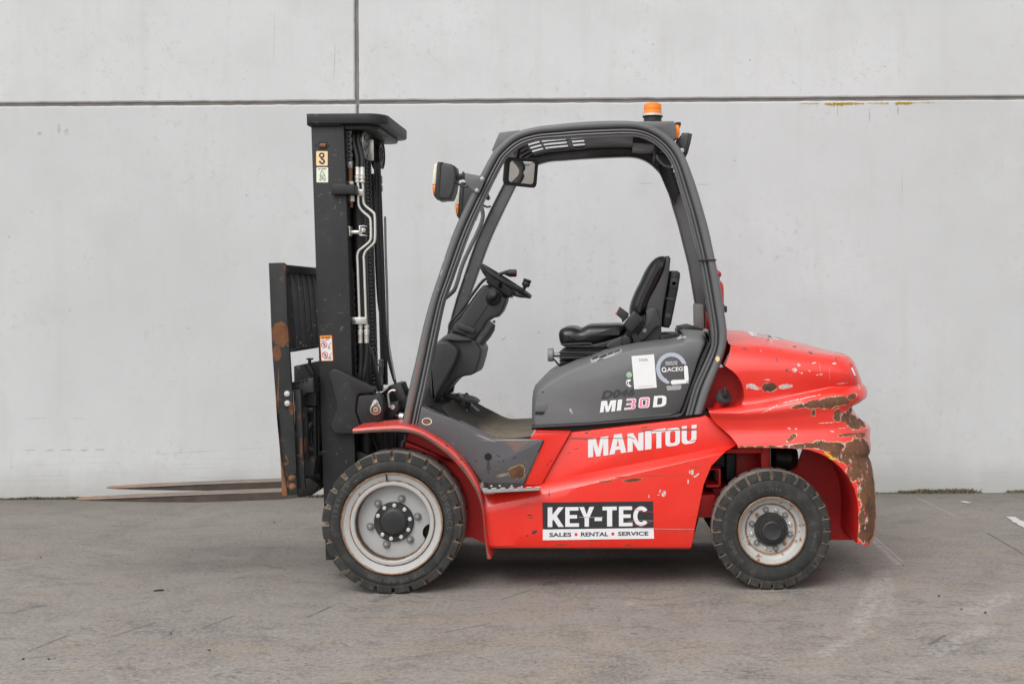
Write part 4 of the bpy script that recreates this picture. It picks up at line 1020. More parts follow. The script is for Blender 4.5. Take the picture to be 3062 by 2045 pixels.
# rubber seal under and behind the cowl
sl = pts('H', [(25, 1388), (25, 1425), (560, 1388), (1100, 1338), (1170, 1330), (1215, 1312), (1240, 1270), (1300, 1110), (1375, 905), (1435, 760), (1440, 730), (1410, 680), (1385, 655), (1372, 660), (1400, 705), (1400, 750), (1345, 872), (1272, 1072), (1215, 1238), (1192, 1292), (1100, 1312), (560, 1362)], .12)
mk('rubber_seal', prism(sl, .122, .20, .008, 3), M['rubberstrip'], cowl)
mk('seal_bead', tube(catmull(pts('H', [(30, 1404), (560, 1374), (1100, 1324), (1170, 1316), (1208, 1290), (1240, 1210), (1290, 1070), (1365, 880), (1418, 745)], .118), 3), .007, 8), M['rubberstrip'], cowl)
# cowl stickers
mk('asset_sticker', sheet('P', [(222, 195), (750, 150), (815, 930), (287, 970)], .1275), M['white'], cowl, ang=0, label='white sticker reading D046')
mk('small_lettering', onquad(text2d('D046', .012), 'P', ((403, 316), (606, 302), (600, 243), (398, 257)), .1265), M['greyprint'], cowl, ang=0)
mk('small_lettering', onquad(text2d('www.key-tec.eu', .0), 'P', ((436, 398), (580, 386), (579, 372), (435, 384)), .1265), M['greyprint'], cowl, ang=0)
mk('faded_line', flat(stroke([(375, 912), (735, 885)], 10), 'P', .1265), M['lilac'], cowl, ang=0)
mk('round_sticker', flat((arc(167, 633, 66, 68, 0, 345, 23), [tuple(range(24))]), 'P', .1268), M['green'], cowl, ang=0)
mk('sticker_ring', join(flat(stroke(arc(167, 633, 58, 60, 0, 360, 24), 9), 'P', .126), flat(stroke([(140, 605), (195, 600)], 12), 'P', .126), flat(stroke([(135, 640), (200, 632)], 12), 'P', .126)), M['palegreen'], cowl, ang=0)
mk('phone_sign', flat(poly2d([(130, 738), (213, 738), (190, 790), (165, 785), (160, 830), (180, 870), (217, 890), (212, 915), (165, 915), (115, 880), (92, 830), (97, 780)], [(140, 770), (112, 800), (118, 850), (150, 885), (140, 830)]), 'P', .126), M['white'], cowl, ang=0)
ring = [(1160 + a * math.cos(R(t)), 482 - b * math.sin(R(t))) for a, b in ((362, 372),) for t in range(22, 262, 8)] + [(1080, 845), (1112, 818), (1110, 790), (1065, 760)] + [(1160 + 268 * math.cos(R(t)), 482 - 275 * math.sin(R(t))) for t in range(246, 20, -8)] + [(1440, 372), (1480, 390), (1515, 370)]
mk('ring_sign', flat(poly2d(ring), 'P', .1268), M['lilac'], cowl, ang=0)
mk('corner_sign', flat(poly2d([(1445, 450), (1462, 415), (1500, 408), (1532, 430), (1545, 480), (1565, 745), (1490, 832), (1190, 858), (1148, 838), (1140, 800), (1158, 765), (1200, 752), (1468, 740)]), 'P', .1268), M['white'], cowl, ang=0)
mk('peeling_corner', flat(poly2d([(1565, 752), (1562, 832), (1494, 834)]), 'P', .1266), M['lilac'], cowl, ang=0)
mk('lettering', onquad(text2d('ACEG', .022), 'P', ((1055, 560), (1422, 540), (1425, 440), (1055, 462)), .1266), M['white'], cowl, ang=0)
mk('emblem', join(flat(stroke([(983 + 44 * math.cos(R(t)), 512 + 48 * math.sin(R(t))) for t in range(0, 361, 20)], 24), 'P', .1266), flat(([(990, 545), (1040, 510), (1040, 568), (990, 572)], [(0, 1, 2, 3)]), 'P', .1262)), M['white'], cowl, ang=0)
for s, q in (('GEKEURD DOOR', ((1015, 358), (1300, 342), (1300, 310), (1015, 328))), ('CONTROLE PAR', ((1020, 408), (1300, 392), (1300, 358), (1020, 374)))):
    mk('small_lettering', onquad(text2d(s, .03), 'P', q, .1266), M['offwhite'], cowl, ang=0)
mk('sticker_residue', flat(poly2d([(1038, 892), (1130, 880), (1150, 905), (1170, 872), (1390, 868), (1392, 930), (1360, 978), (1060, 1002)]), 'P', .1268), M['greyprint'], cowl, ang=0)
for ch, q in (('M', ((370, 643), (682, 618), (712, 383), (402, 408))), ('I', ((717, 608), (806, 600), (836, 370), (743, 380))), ('3', ((870, 593), (1105, 573), (1126, 345), (900, 360))), ('0', ((1160, 556), (1390, 545), (1410, 320), (1185, 333))), ('D', ((1464, 538), (1735, 515), (1752, 286), (1492, 302)))):
    mk('letter', onquad(letter(ch), 'R', q, .1276), M['white'], cowl, ang=0)
    if ch in '30': mk('letter_inlay', onquad(letter(ch + 'i'), 'R', q, .1268), M['pink'], cowl, ang=0)
mk('faded_lettering', onquad(text2d('D046', .035, .18), 'R', ((402, 368), (1085, 296), (1097, 140), (412, 195)), .1276), M['fadedink'], cowl, ang=0)
mk('cowl_label', drape('H', ((490, 905), (732, 822), (725, 790), (483, 872)), cowl, 8, 3), M['greyprint'], cowl)
for q in (((500, 878), (545, 860), (543, 846), (498, 864)), ((555, 868), (612, 846), (608, 830), (552, 852)), ((622, 842), (662, 826), (659, 812), (619, 828)), ((672, 824), (716, 806), (713, 794), (670, 812)), ((540, 888), (590, 868), (588, 860), (538, 880))):
    mk('label_print', drape('H', q, cowl, 4, 2, .0022), M['ink'], cowl)
mk('cowl_rear_bracket', join(prism(pts('H', [(1197, 632), (1290, 615), (1372, 640), (1372, 652), (1200, 640)], .3), .30, .9, .002), rbox('H', 1030, 680, 1180, 725, .35, .85)), M['oily'], cowl)
mk('pale_post', prism(pts('H', [(1293, 438), (1368, 446), (1372, 640), (1296, 622)], .98), .98, 1.06, .004), M['palepost'], cowl)
for x, y in ((1312, 625), (1385, 656)):
    mk('bolt', hexnut(pt('H', x, y, .16 if x > 1380 else .94), NY, .012, .01, .006), M['bolt'], cowl)

# ------------------------------------------------------------------ counterweight: contour lines swept round the rear corner
LV = [(.20, (372, 336), [(372, 336), (700, 343), (1000, 388), (1330, 436)], (1492, 449)),
      (.150, (392, 352), [(392, 352), (700, 368), (1000, 408), (1330, 452)], (1515, 468)),
      (.105, (388, 430), [(388, 430), (700, 440), (1000, 465), (1330, 500)], (1545, 520)),
      (.072, (340, 545), [(340, 545), (700, 535), (1000, 535), (1330, 560)], (1570, 590)),
      (.068, (418, 600), [(418, 600), (700, 585), (1330, 600)], (1586, 630)),
      (0.069, (458, 643), [(458, 643), (1330, 630)], (1595, 648)),
      (.070, (488, 690), [(488, 690), (1330, 660)], (1604, 668)),
      (0.074, (507, 740), [(507, 740), (1330, 682)], (1608, 678)),
      (.078, (515, 790), [(515, 790), (800, 765), (1330, 704)], (1612, 688)),
      (0.083, (513, 838), [(513, 838), (800, 808), (1330, 722)], (1617, 695)),
      (.086, (500, 880), [(500, 880), (800, 850), (1330, 740)], (1622, 702)),
      (0.082, (478, 908), [(478, 908), (620, 893), (800, 865), (1330, 752)], (1634, 712)),
      (.072, (440, 932), [(440, 932), (620, 912), (800, 876), (1100, 812), (1330, 762)], (1648, 725)),
      (.040, (185, 967), [(185, 967), (500, 962), (800, 930), (1100, 865), (1330, 805)], (1662, 780)),
      (.033, (192, 985), [(192, 985), (500, 990), (800, 965), (1100, 915), (1330, 862)], (1650, 825)),
      (.036, (200, 1005), [(200, 1005), (500, 1015), (800, 995), (1100, 955), (1330, 905)], (1590, 862)),
      (.046, (208, 1030), [(208, 1030), (500, 1040), (800, 1028), (1100, 990), (1330, 945)], (1512, 890)),
      (.050, (225, 1055), [(225, 1055), (500, 1065), (800, 1060), (1100, 1030), (1330, 985)], (1508, 925)),
      (.053, (262, 1095), [(262, 1095), (700, 1105), (1100, 1085), (1330, 1055)], (1560, 1010)),
      (.056, (315, 1140), [(315, 1140), (700, 1150), (1100, 1140), (1330, 1125)], (1694, 1108)),
      (.050, (385, 1195), [(385, 1200), (700, 1190), (1100, 1188), (1330, 1190)], (1690, 1200)),
      (.024, (450, 1275), [(450, 1275), (700, 1265), (1100, 1262), (1330, 1270)], (1696, 1285)),
      (.020, (462, 1312), [(462, 1312), (800, 1310), (1130, 1328), (1330, 1340)], (1680, 1340))]
arch = [(462, 1312), (800, 1312), (1000, 1318), (1130, 1332), (1250, 1372), (1350, 1432), (1430, 1502), (1500, 1592), (1552, 1695), (1580, 1812), (1590, 1915), (1590, 2100), (1580, 2205)]
rear_low = [(1340, 1680), (1375, 1688), (1440, 1718), (1560, 1732), (1900, 1736), (2080, 1730), (2140, 1705), (2185, 1640)]
def contour(yd, uf, vside, rear, us=1330, side_n=16, corner_n=14):
    """one level line: along the flank from uf to us, then round the corner to the middle of the back"""
    out = []
    us = max(us, uf + 2)
    for i in range(side_n):
        u = lerp(uf, us, i / side_n)
        out.append(pt('I', u, polyl(vside, u), yd))
    s = pt('I', us, polyl(vside, us), yd)
    r = pt('I', rear[0], rear[1], .36)
    for i in range(corner_n + 1):
        t = math.pi / 2 * i / corner_n
        a, b = math.sin(t) ** .72, math.cos(t) ** .72 if i < corner_n else 0
        out.append(Vector((lerp(s.x, r.x + .012, a), .6 - (.6 - yd) * b, lerp(s.z, r.z, math.sin(t) ** .9))))
    return out
C_ = [contour(yd, f[0], vs, r) for yd, f, vs, r in LV]
# pillar behind the wheel: the arch cuts the level lines short
low = []
for v in (1372, 1432, 1502, 1592, 1695, 1812, 1915, 2020, 2100, 2160, 2203):
    ua = polyl([(b, a) for a, b in arch], v)
    low.append(contour(.022 if v < 2150 else .03, ua, [(ua, v), (2000, v)], (polyl(rear_low, v) - 26, v if v < 2150 else v - 12), us=max(1330, ua + 12)))
C_ = C_[:-1] + [contour(.020, 462, [(462, 1312), (800, 1312), (1000, 1318), (1130, 1330), (1330, 1341)], (1680, 1340))]
# the step from the lip to the pillar follows the arch
def archline(n=31):
    pass
top0 = C_[0]
crown = [(330, 203), (370, 205), (540, 215), (700, 243), (900, 284), (1100, 328), (1300, 384), (1430, 420), (1492, 449)]
rowsT = []
for s in (1.0, .75, .5, .25):
    row = []
    for i, p in enumerate(top0):
        u = lerp(330, 1492, min(1, (p.x - top0[0].x) / (top0[-1].x - top0[0].x)))
        c = pt('I', u, polyl(crown, u), .6)
        zc = c.z
        row.append(Vector((p.x, lerp(p.y, .6, s), p.z + (zc - p.z) * math.sin(s * math.pi / 2) ** 1.0)))
    rowsT.append(row)
body = grid(rowsT + C_, True)
# lower part: triangulated strip between the lip line and the arch
lip = C_[-1]
archP = [pt('I', x, y, .021) for x, y in arch]
pill = grid([lip[16:]] + [r[16:] for r in low], True)
# web between the lip and the pillar's front edge (the arch shoulder)
shoulder_in = [r[0] for r in low]
half = join(body, pill)
inn = [archP[0]] + archP[1:4] + [r[0] for r in low]
inner = grid([[p.copy() for p in inn], [Vector((p.x - .004, p.y + .02, p.z - .004)) for p in inn], [Vector((p.x, .40, p.z)) for p in inn], [Vector((p.x, .6, p.z)) for p in inn]], False)
# flank between us=1330 and the arch for each low row
flank = grid([[r[i] for i in range(0, 17)] for r in [lip] + low][1:], True)
# the rim of the front opening turns inwards
front = [c[0] for c in C_]
rimf = grid([[p.copy() for p in front], [Vector((p.x + .006, .22, p.z)) for p in front]], False)
botm = grid([low[-1], [Vector((p.x * .0 + low[-1][0].x, .6, p.z)) for p in low[-1]]], True)
sh_pts = [pt('I', x, polyl([(462, 1312), (800, 1312), (1000, 1318), (1130, 1330), (1330, 1341)], x), .021) for x in (1130, 1180, 1230, 1280, 1330)]
sh_low = [pt('I', x, y, .021) for x, y in ((1130, 1332), (1180, 1348), (1230, 1365), (1280, 1390), (1330, 1420))]
web = grid([sh_pts, sh_low], True)
nearhalf = join(half, flank, rimf, web, botm)
cwg = join(nearhalf, mirror(nearhalf))
cwm = []
for f in cwg[1]:
    c = sum((cwg[0][i] for i in f), Vector()) / len(f) - ROOT
    cwm.append(castzone(c.x, c.z))
cw = mk('counterweight', cwg, None, root, ang=38, mats=CASTZ, fmat=cwm)
mk('arch_inside', join(inner, mirror(inner)), M['redpart'], cw, ang=40)
# filler pocket, pipe and cap
mk('filler_pocket', join(prism(pts('I', [(150, 560), (330, 560), (560, 640), (560, 900), (450, 1000), (150, 1000)], .24), .235, .25), ), M['redpart'], cw)
wallp = [(340, 545), (418, 600), (458, 643), (488, 690), (507, 740), (515, 790), (513, 838), (500, 880), (478, 908), (440, 932), (300, 952), (185, 967)]
Pp = catmull(pts('I', wallp, .074), 3)
mk('pocket_rim', grid([[Vector((p.x, y, p.z)) for p in Pp] for y in (.074, .10, .24)], False), M['cast'], cw)
mk('filler_neck', cyl(pt('I', 230, 990, .20), pt('I', 320, 860, .15), .026, 20), M['redpart'], cw)
cA = Vector((.45, -.62, .62)).normalized()
mk('filler_cap', lathe(pt('I', 322, 845, .15), cA, [(.034, -.014), (.041, -.010), (.042, .012), (.039, .021), (.034, .023), (0, .023)], 28), M['darkplastic'], cw)
mk('cap_grip', prism(pts('I', [(322, 745), (352, 745), (350, 780), (362, 800), (350, 838), (320, 830), (326, 790)], .10), .098, .13, .003), M['plastic'], cw)
# things let into the top and the back
mk('lifting_hole', lathe(pt('I', 425, 287, .40) + Vector((0, 0, .004)), Vector((.03, -.12, 1)), [(.072, -.01), (.07, .0), (0, .001)], 32), M['darkplastic'], cw)
def ontop(z, P): return [pt(z, x, y, .6 - .3) for x, y in P]
mk('top_sticker', drape('I', ((585, 268), (905, 304), (870, 268), (545, 222)), cw, 10, 4), M['offwhite'], cw)
for q in (((583, 270), (608, 272), (568, 225), (540, 222)), ((780, 292), (800, 294), (748, 250), (728, 248)), ((605, 262), (782, 280), (780, 275), (600, 257)), ((640, 250), (760, 268), (756, 263), (636, 245)), ((800, 282), (870, 294), (862, 286), (795, 275))):
    mk('sticker_print', drape('I', q, cw, 5, 2, .0022), M['fadedink'], cw)
mk('rear_reflector', drape('I', ((1553, 682), (1580, 672), (1534, 522), (1505, 522)), cw, 4, 8), M['redprint'], cw)
mk('reflector_stripe', drape('I', ((1553, 640), (1566, 632), (1535, 560), (1520, 565)), cw, 3, 5, .0022), M['white'], cw)
# inside the rear wheel arch
mk('frame_beam', join(rbox('J', 330, 130, 680, 172, .20, .9), rbox('J', 678, 118, 758, 340, .22, .34), rbox('J', 60, 565, 250, 775, .2, .8), rbox('J', 225, 500, 480, 600, .32, .7)), M['redpart'], root)
mk('frame_plate', join(rbox('J', 440, 168, 680, 560, .42, .46), rbox('J', 195, 318, 300, 330, .2, .5), rbox('J', 278, 318, 300, 492, .2, .5), rbox('J', 160, 470, 300, 492, .2, .5)), M['redpart'], root)
mk('engine_block', join(rbox('J', 60, 100, 700, 700, .62, 1.0), rbox('J', 230, 190, 335, 300, .3, .6), rbox('J', 350, 180, 440, 420, .36, .6), rbox('J', 700, 100, 900, 700, .56, .60)), M['oily'], root)
mk('weight_inner_wall', prism(pts('J', [(855, 275), (960, 268), (1040, 235), (1080, 120), (1640, 130), (1640, 985), (855, 985)], .46), .46, .50), M['redpart'], root)
mk('exhaust_silencer', lathe(pt('J', 760, 205, .45), Vector((1, .1, -.1)), [(.02, 0), (.06, .02), (.07, .10), (.05, .14), (0, .15)], 24), M['oily'], root)
mk('vertical_stay', rbox('J', 758, 120, 770, 350, .3, .42), M['silver'], root)
# ------------------------------------------------------------------ overhead guard: two bent side frames and a slotted roof
gp_ = [('G', 50, 1392, 175, 1412), ('G', 80, 1230, 208, 1255), ('G', 110, 1080, 243, 1105), ('G', 160, 870, 284, 895), ('G', 215, 620, 333, 650), ('G', 275, 400, 382, 425), ('G', 330, 235, 440, 262),
       ('E', 340, 1150, 470, 1205), ('E', 440, 920, 565, 975), ('E', 600, 590, 720, 650), ('E', 720, 370, 825, 445), ('E', 800, 280, 890, 370), ('E', 900, 195, 965, 310), ('E', 1000, 150, 1045, 270), ('E', 1150, 115, 1170, 238),
       ('O', 700, 120, 715, 283), ('O', 1000, 90, 1010, 262), ('O', 1350, 75, 1350, 246), ('O', 1550, 76, 1540, 240), ('O', 1700, 92, 1660, 247), ('O', 1850, 142, 1770, 275), ('O', 1980, 212, 1870, 330), ('O', 2090, 305, 1960, 410),
       ('O', 2180, 420, 2035, 505), ('O', 2260, 570, 2100, 640), ('F', 1080, 880, 930, 915), ('F', 1140, 1080, 990, 1110), ('F', 1200, 1300, 1045, 1330), ('F', 1250, 1540, 1105, 1570), ('H', 1500, 270, 1372, 300), ('H', 1535, 500, 1408, 510),
       ('H', 1556, 680, 1430, 660), ('H', 1535, 830, 1425, 780), ('H', 1480, 980, 1360, 935), ('H', 1420, 1130, 1290, 1090), ('H', 1366, 1296, 1228, 1314)]
Go = catmull([pt(z, a, b, .10) for z, a, b, c, d in gp_], 3)
Gi = catmull([pt(z, c, d, .10) for z, a, b, c, d in gp_], 3)
gprof = [(0, .075), (0, .030), (.03, .016), (.09, .005), (.18, .0), (.38, .0), (.47, .005), (.52, .014), (.545, .026), (.575, .028), (.60, .014), (.65, .006), (.72, .005), (.77, .012), (.80, .018), (.84, .010), (.91, .008), (.97, .014), (1.0, .028), (1.0, .075), (.93, .080), (.86, .064), (.14, .064), (.07, .080)]
def guard_side():
    return rings([[Vector((lerp(a.x, b.x, s), .10 + dy, lerp(a.z, b.z, s))) for s, dy in gprof] for a, b in zip(Go, Gi)])
gs_ = guard_side()
# rings() orders by the x-z outline, so set the facing from the first ring's own plane
def recalc(g):
    bm = bmesh.new()
    vs = [bm.verts.new(p) for p in g[0]]
    for f in g[1]:
        try: bm.faces.new([vs[i] for i in f])
        except ValueError: pass
    bmesh.ops.recalc_face_normals(bm, faces=bm.faces)
    bm.verts.index_update()
    out = [v.co.copy() for v in bm.verts], [tuple(v.index for v in f.verts) for f in bm.faces]
    bm.free()
    return out
gs_ = recalc(gs_)
gd_ = mk('overhead_guard', gs_, M['guard'], root, ang=40)
mk('far_frame', recalc(mirror(gs_)), M['guard'], gd_, ang=40)
i0, i1 = 12 * 3, 21 * 3
mid_ = [lerp(a, b, .30) for a, b in zip(Go, Gi)][i0 - 2:i1]
# roof: a grid of thin cells, the slots left out
def roof():
    xs = [p.x for p in mid_]
    zx = lambda x: polyl([(p.x, p.z) for p in mid_], x)
    sl_x = [(pt('O', a, 400, .10).x, pt('O', b, 400, .10).x) for a, b in ((175, 458), (486, 785), (852, 1007))]
    sl_y = [(.18, .265), (.32, .405), (.46, .545), (.60, .685), (.74, .825), (.88, .965)]
    X = sorted(set([xs[0] + (xs[-1] - xs[0]) * k / 26 for k in range(27)] + [v for s in sl_x for v in s]))
    Y = sorted(set([.16, 1.04] + [v for s in sl_y for v in s]))
    V, F, ix = [], [], {}
    for i, x in enumerate(X):
        for j, y in enumerate(Y):
            ix[i, j] = len(V); V.append(Vector((x, y, zx(x))))
    for i in range(len(X) - 1):
        for j in range(len(Y) - 1):
            mx, my = (X[i] + X[i + 1]) / 2, (Y[j] + Y[j + 1]) / 2
            if any(a < mx < b for a, b in sl_x) and any(a < my < b for a, b in sl_y): continue
            F.append((ix[i, j], ix[i + 1, j], ix[i + 1, j + 1], ix[i, j + 1]))
    return V, F
rf = mk('roof_panel', roof(), M['black'], gd_, ang=30)
so = rf.modifiers.new('thickness', 'SOLIDIFY'); so.thickness = .003; so.offset = -1
mk('front_header', prism(pts('E', [(728, 350), (795, 192), (812, 183), (985, 163), (1010, 200), (905, 265), (800, 365), (770, 400)], .20), .17, 1.03, .006), M['guard'], gd_)
mk('rear_header', prism(pts('F', [(470, 272), (600, 266), (855, 265), (878, 285), (882, 420), (850, 445), (780, 400), (700, 345)], .20), .175, 1.02, .008), M['guard'], gd_)
mk('rear_header_web', prism(pts('F', [(480, 330), (700, 345), (850, 445), (760, 520), (690, 560), (685, 470), (480, 450)], .5), .55, 1.02, .004), M['black'], gd_)
mk('pale_gusset', prism(pts('F', [(700, 460), (745, 500), (800, 560), (740, 560), (710, 590)], .6), .60, .62), M['palepost'], gd_)
mk('lamp_bracket', prism(pts('F', [(700, 570), (750, 550), (800, 570), (840, 640), (845, 680), (770, 660), (720, 610)], .5), .5, .62, .01), M['black'], gd_)
# cable ladder inside the far rear post
mk('cable_guard', prism(pts('F', [(712, 700), (730, 660), (800, 660), (850, 700), (880, 790), (918, 905), (880, 1040), (840, 1000)], .98), .98, 1.02, .004), M['oily'], gd_)
for k in range(6):
    x, y = lerp(838, 912, k / 5), lerp(690, 915, k / 5)
    mk('cable_clip', prism(pts('F', [(x - 6, y), (x + 16, y + 6), (x + 22, y + 24), (x, y + 20)], .97), .97, 1.02), M['oily'], gd_)
mk('cable_tie', rbox('H', 1334, 92, 1470, 104, .094, .19, .002, .002), M['rubberstrip'], gd_)
mk('warning_dot', flat((arc(1478, 870, 17, 22, 0, 330, 11), [tuple(range(12))]), 'H', .0985), M['cream'], gd_, ang=0)
for x, y, z in ((632, 608, 'E'), (581, 721, 'E')):
    pass
# grab handle on the far front post
mk('grab_handle', tube(catmull([pt('E', 660, 770, .95), pt('E', 625, 850, .90), pt('E', 640, 960, .90), pt('E', 600, 1090, .90), pt('G', 540, 110, .90), pt('G', 480, 300, .90), pt('G', 450, 350, .92), pt('G', 390, 400, .95)], 4), .012, 10), M['guard'], gd_)
# ------------------------------------------------------------------ lamps, beacon, mirror
def headlamp(dep, dx=0, label=None, dy=0):
    q = lambda P: [(x + dx, y + dy) for x, y in P]
    h = mk('headlamp', prism(pts('E', q([(215, 470), (225, 452), (272, 458), (340, 472), (372, 490), (385, 560), (378, 640), (365, 720), (335, 800), (245, 806), (205, 792), (190, 770), (200, 640)]), dep), dep, dep + .15, .012, 3), M['darkplastic'], root, label=label)
    mk('lamp_rim', prism(pts('E', q([(214, 462), (222, 452), (262, 456), (248, 475), (236, 640), (226, 780), (250, 806), (208, 806), (190, 786), (205, 640)]), dep - .005), dep - .005, dep + .155, .002), M['plastic'], h)
    mk('lens', prism(pts('E', q([(215, 468), (185, 472), (168, 540), (163, 666), (198, 666), (206, 560)]), dep + .004), dep + .004, dep + .146, .006), M['lens'], h)
    mk('indicator_lens', prism(pts('E', q([(198, 668), (163, 668), (168, 730), (180, 778), (190, 780), (194, 720)]), dep + .004), dep + .004, dep + .146, .006), M['amber'], h)
    mk('lamp_arm', join(prism(pts('E', q([(378, 590), (400, 570), (440, 560), (450, 540), (470, 555), (490, 600), (470, 620), (440, 610), (405, 620), (380, 640)]), dep + .04), dep + .04, dep + .09, .006), tube(catmull(pts('E', q([(380, 650), (420, 665), (460, 685), (500, 680)]), dep + .03), 4), .006, 8)), M['plastic'], h)
    return h
h1 = headlamp(.06, label='headlamp nearer the camera, clear and amber lens')
mk('bracket', prism(pts('E', [(468, 556), (640, 588), (660, 612), (650, 640), (605, 745), (540, 720), (505, 680), (470, 630)], .088), .088, .097, .002), M['guard'], h1)
for x, y in ((633, 610), (582, 720)): mk('bolt', hexnut(pt('E', x, y, .088), NY, .008, .006, .003), M['silver'], h1)
headlamp(.98, 215, 'headlamp on the far front post', 190)
bc = mk('beacon', lathe(pt('F', 664, 262, .30) - Vector((0, 0, .004)), Vector((0, 0, 1)), [(.0, 0), (.046, 0), (.046, .022), (.052, .024), (.053, .030), (.050, .036), (0, .036)], 36), M['plastic'], root)
b0 = pt('F', 664, 218, .30)
mk('beacon_ring', lathe(b0, Vector((0, 0, 1)), [(.050, -.002), (.0530, .002), (.0530, .010), (.049, .013)], 36, False, False), M['chrome'], bc)
mk('beacon_lens', lathe(b0, Vector((0, 0, 1)), [(.0475, .012), (.0470, .018), (.0462, .028), (.0455, .034), (.0462, .036), (.0455, .046), (.0450, .056), (.0445, .062), (.038, .067), (0, .068)], 36), M['amber'], bc)
rl = mk('rear_indicator', prism(pts('F', [(878, 268), (925, 266), (932, 285), (925, 305), (900, 292), (878, 288)], .26), .26, .34, .006), M['plastic'], root)
mk('indicator_lens', prism(pts('F', [(880, 290), (915, 292), (918, 380), (905, 412), (876, 430), (874, 400)], .262), .262, .338, .006), M['amber'], rl)
wl = mk('work_lamp', prism(pts('F', [(885, 440), (925, 395), (945, 366), (1005, 368), (1035, 378), (1000, 545), (985, 578), (960, 575), (930, 530)], .28), .28, .42, .014, 3), M['darkplastic'], root)
mk('lamp_rim', prism(pts('F', [(1000, 370), (1036, 378), (1018, 470), (985, 578), (965, 575), (988, 470)], .272), .272, .428, .006), M['plastic'], wl)
mk('wing_nut', hexnut(pt('F', 936, 535, .27), NY, .010, .01, .008), M['zinc'], wl)
# rear view mirror on its stalk
mN = Vector((.625, -.76, -.155)).normalized()
mc = pt('E', 995, 550, .42)
mu = Vector((0, 0, 1)).cross(mN).normalized() * -1
mu = mu if mu.x > 0 else -mu
mv = mN.cross(mu); mv = mv if mv.z > 0 else -mv
def mface(w, h, d, k=0):
    out = []
    for cx, cy, a0 in ((1, 1, 0), (-1, 1, 90), (-1, -1, 180), (1, -1, 270)):
        for q in range(6):
            a = R(a0 + 90 * q / 5)
            r = .022
            out.append(mc + mu * (cx * (w / 2 - r) + r * math.cos(a)) + mv * ((cy * (h / 2 - r) + r * math.sin(a)) * (1 + .03 * cx)) + mN * (d + .006 * (1 - 1 * 0)))
    return out
def loftcap(Rs):
    n = len(Rs[0])
    V = [p for r in Rs for p in r]
    F = [(k * n + i, k * n + (i + 1) % n, (k + 1) * n + (i + 1) % n, (k + 1) * n + i) for k in range(len(Rs) - 1) for i in range(n)]
    F += [tuple(range(n))[::-1], tuple((len(Rs) - 1) * n + i for i in range(n))]
    return recalc((V, F))
mw, mh = .205, .152
mr = mk('mirror', loftcap([mface(mw * .7, mh * .7, -.05), mface(mw * .92, mh * .92, -.03), mface(mw, mh, -.012), mface(mw, mh, .0), mface(mw * .985, mh * .98, .004)]), M['plastic'], root)
base_ = mface(mw * .945, mh * .925, .002)
Rs_ = []
for q in range(9):
    s_ = 1 - q / 9
    Rs_.append([mc + (p - mc - mN * (p - mc).dot(mN)) * s_ + mN * (.008 + .006 * (1 - s_ * s_)) for p in base_])
mk('mirror_glass', loftcap(Rs_), M['mirror'], mr, ang=80)
mk('mirror_arm', tube([pt('E', 965, 430, .46), pt('E', 990, 330, .46), pt('E', 1000, 290, .46)], .008, 8), M['plastic'], mr)

# ------------------------------------------------------------------ mast
def ml(xA, v, dep): return pt('S', 780 + xA / 3.136 + (v - 503) * .0339, v, dep)
MT, MB = 343, 1674
def rail(x0, x1, d0, d1, v0=MT, v1=MB, b=.003): return prism([ml(x0, v0, d0), ml(x1, v0, d0), ml(x1, v1, d0), ml(x0, v1, d0)], d0, d1, b)
mast = mk('mast', rail(484, 803 - 13, .28, .30), M['mast'], root)
mk('rail_flange', join(rail(768, 789, .3005, .385, b=.002), rail(486, 512, .3005, .385, b=.002)), M['mast'], mast)
mk('inner_rail', join(rail(640, 800, .355, .375, 372, 1600), rail(640, 664, .315, .42, 372, 1600), rail(778, 801, .315, .42, 372, 1600)), M['oily'], mast)
mk('far_rail', join(*[mirror(g) for g in (rail(484, 790, .28, .30), rail(768, 789, .3005, .385, b=.002), rail(486, 512, .3005, .385, b=.002))]), M['mast'], mast)
mk('far_inner_rail', join(*[mirror(g) for g in (rail(640, 800, .355, .375, 372, 1600), rail(778, 801, .315, .42, 372, 1600))]), M['oily'], mast)
for d in (.425, .775):
    x = 905 if d < .6 else 905 + 1
    cyl_ = cyl(ml(x, 1500, d), ml(x, 400, d), .036, 24)
    mk('lift_cylinder', cyl_, M['black'], mast)
mk('centre_beam', join(prism(rr(ml(700, 480, .4).x, ml(700, 480, .4).z - .10, ml(760, 480, .4).x, ml(700, 480, .4).z), .36, .84), prism(rr(ml(700, 1100, .4).x, ml(700, 1100, .4).z - .16, ml(760, 1100, .4).x, ml(700, 1100, .4).z), .36, .84)), M['oily'], mast)
def swapz(g): return [Vector((p.x, p.z, p.y)) for p in g[0]], [f[::-1] for f in g[1]]
xl, xr = pt('A', 440, 240, .25).x, pt('A', 1168, 240, .25).x
z1 = pt('A', 800, 186, .25).z
outl = [Vector((xl, 0, .25)), Vector((xr - .10, 0, .25))] + [Vector((xr - .10 + .10 * math.sin(R(a)), 0, .35 - .10 * math.cos(R(a)))) for a in range(10, 91, 10)] + \
       [Vector((xr - .11 + .11 * math.cos(R(a)), 0, .83 + .11 * math.sin(R(a)))) for a in range(0, 91, 10)] + [Vector((xl, 0, .94))]
tp = mk('top_plate', recalc(swapz(prism(outl, z1 - .052, z1, .006))), M['mast'], mast)
inn_ = inset(outl, .06)
mk('top_plate_web', recalc(swapz(prism(inset(outl, .05), z1 - .075, z1 - .050, .004))), M['black'], mast)
mk('rail_cap', prism(pts('A', [(432, 193), (440, 193), (440, 300), (436, 300)], .275), .27, .92), M['mast'], mast)
mk('plate_foot', rbox('A', 447, 268, 748, 300, .262, .285, .01, .004), M['mast'], mast)
win = mk('roller_window', sheet('A', [(540, 452), (615, 452), (616, 524), (541, 524)], .2775, .002), M['oily'], mast, ang=0)
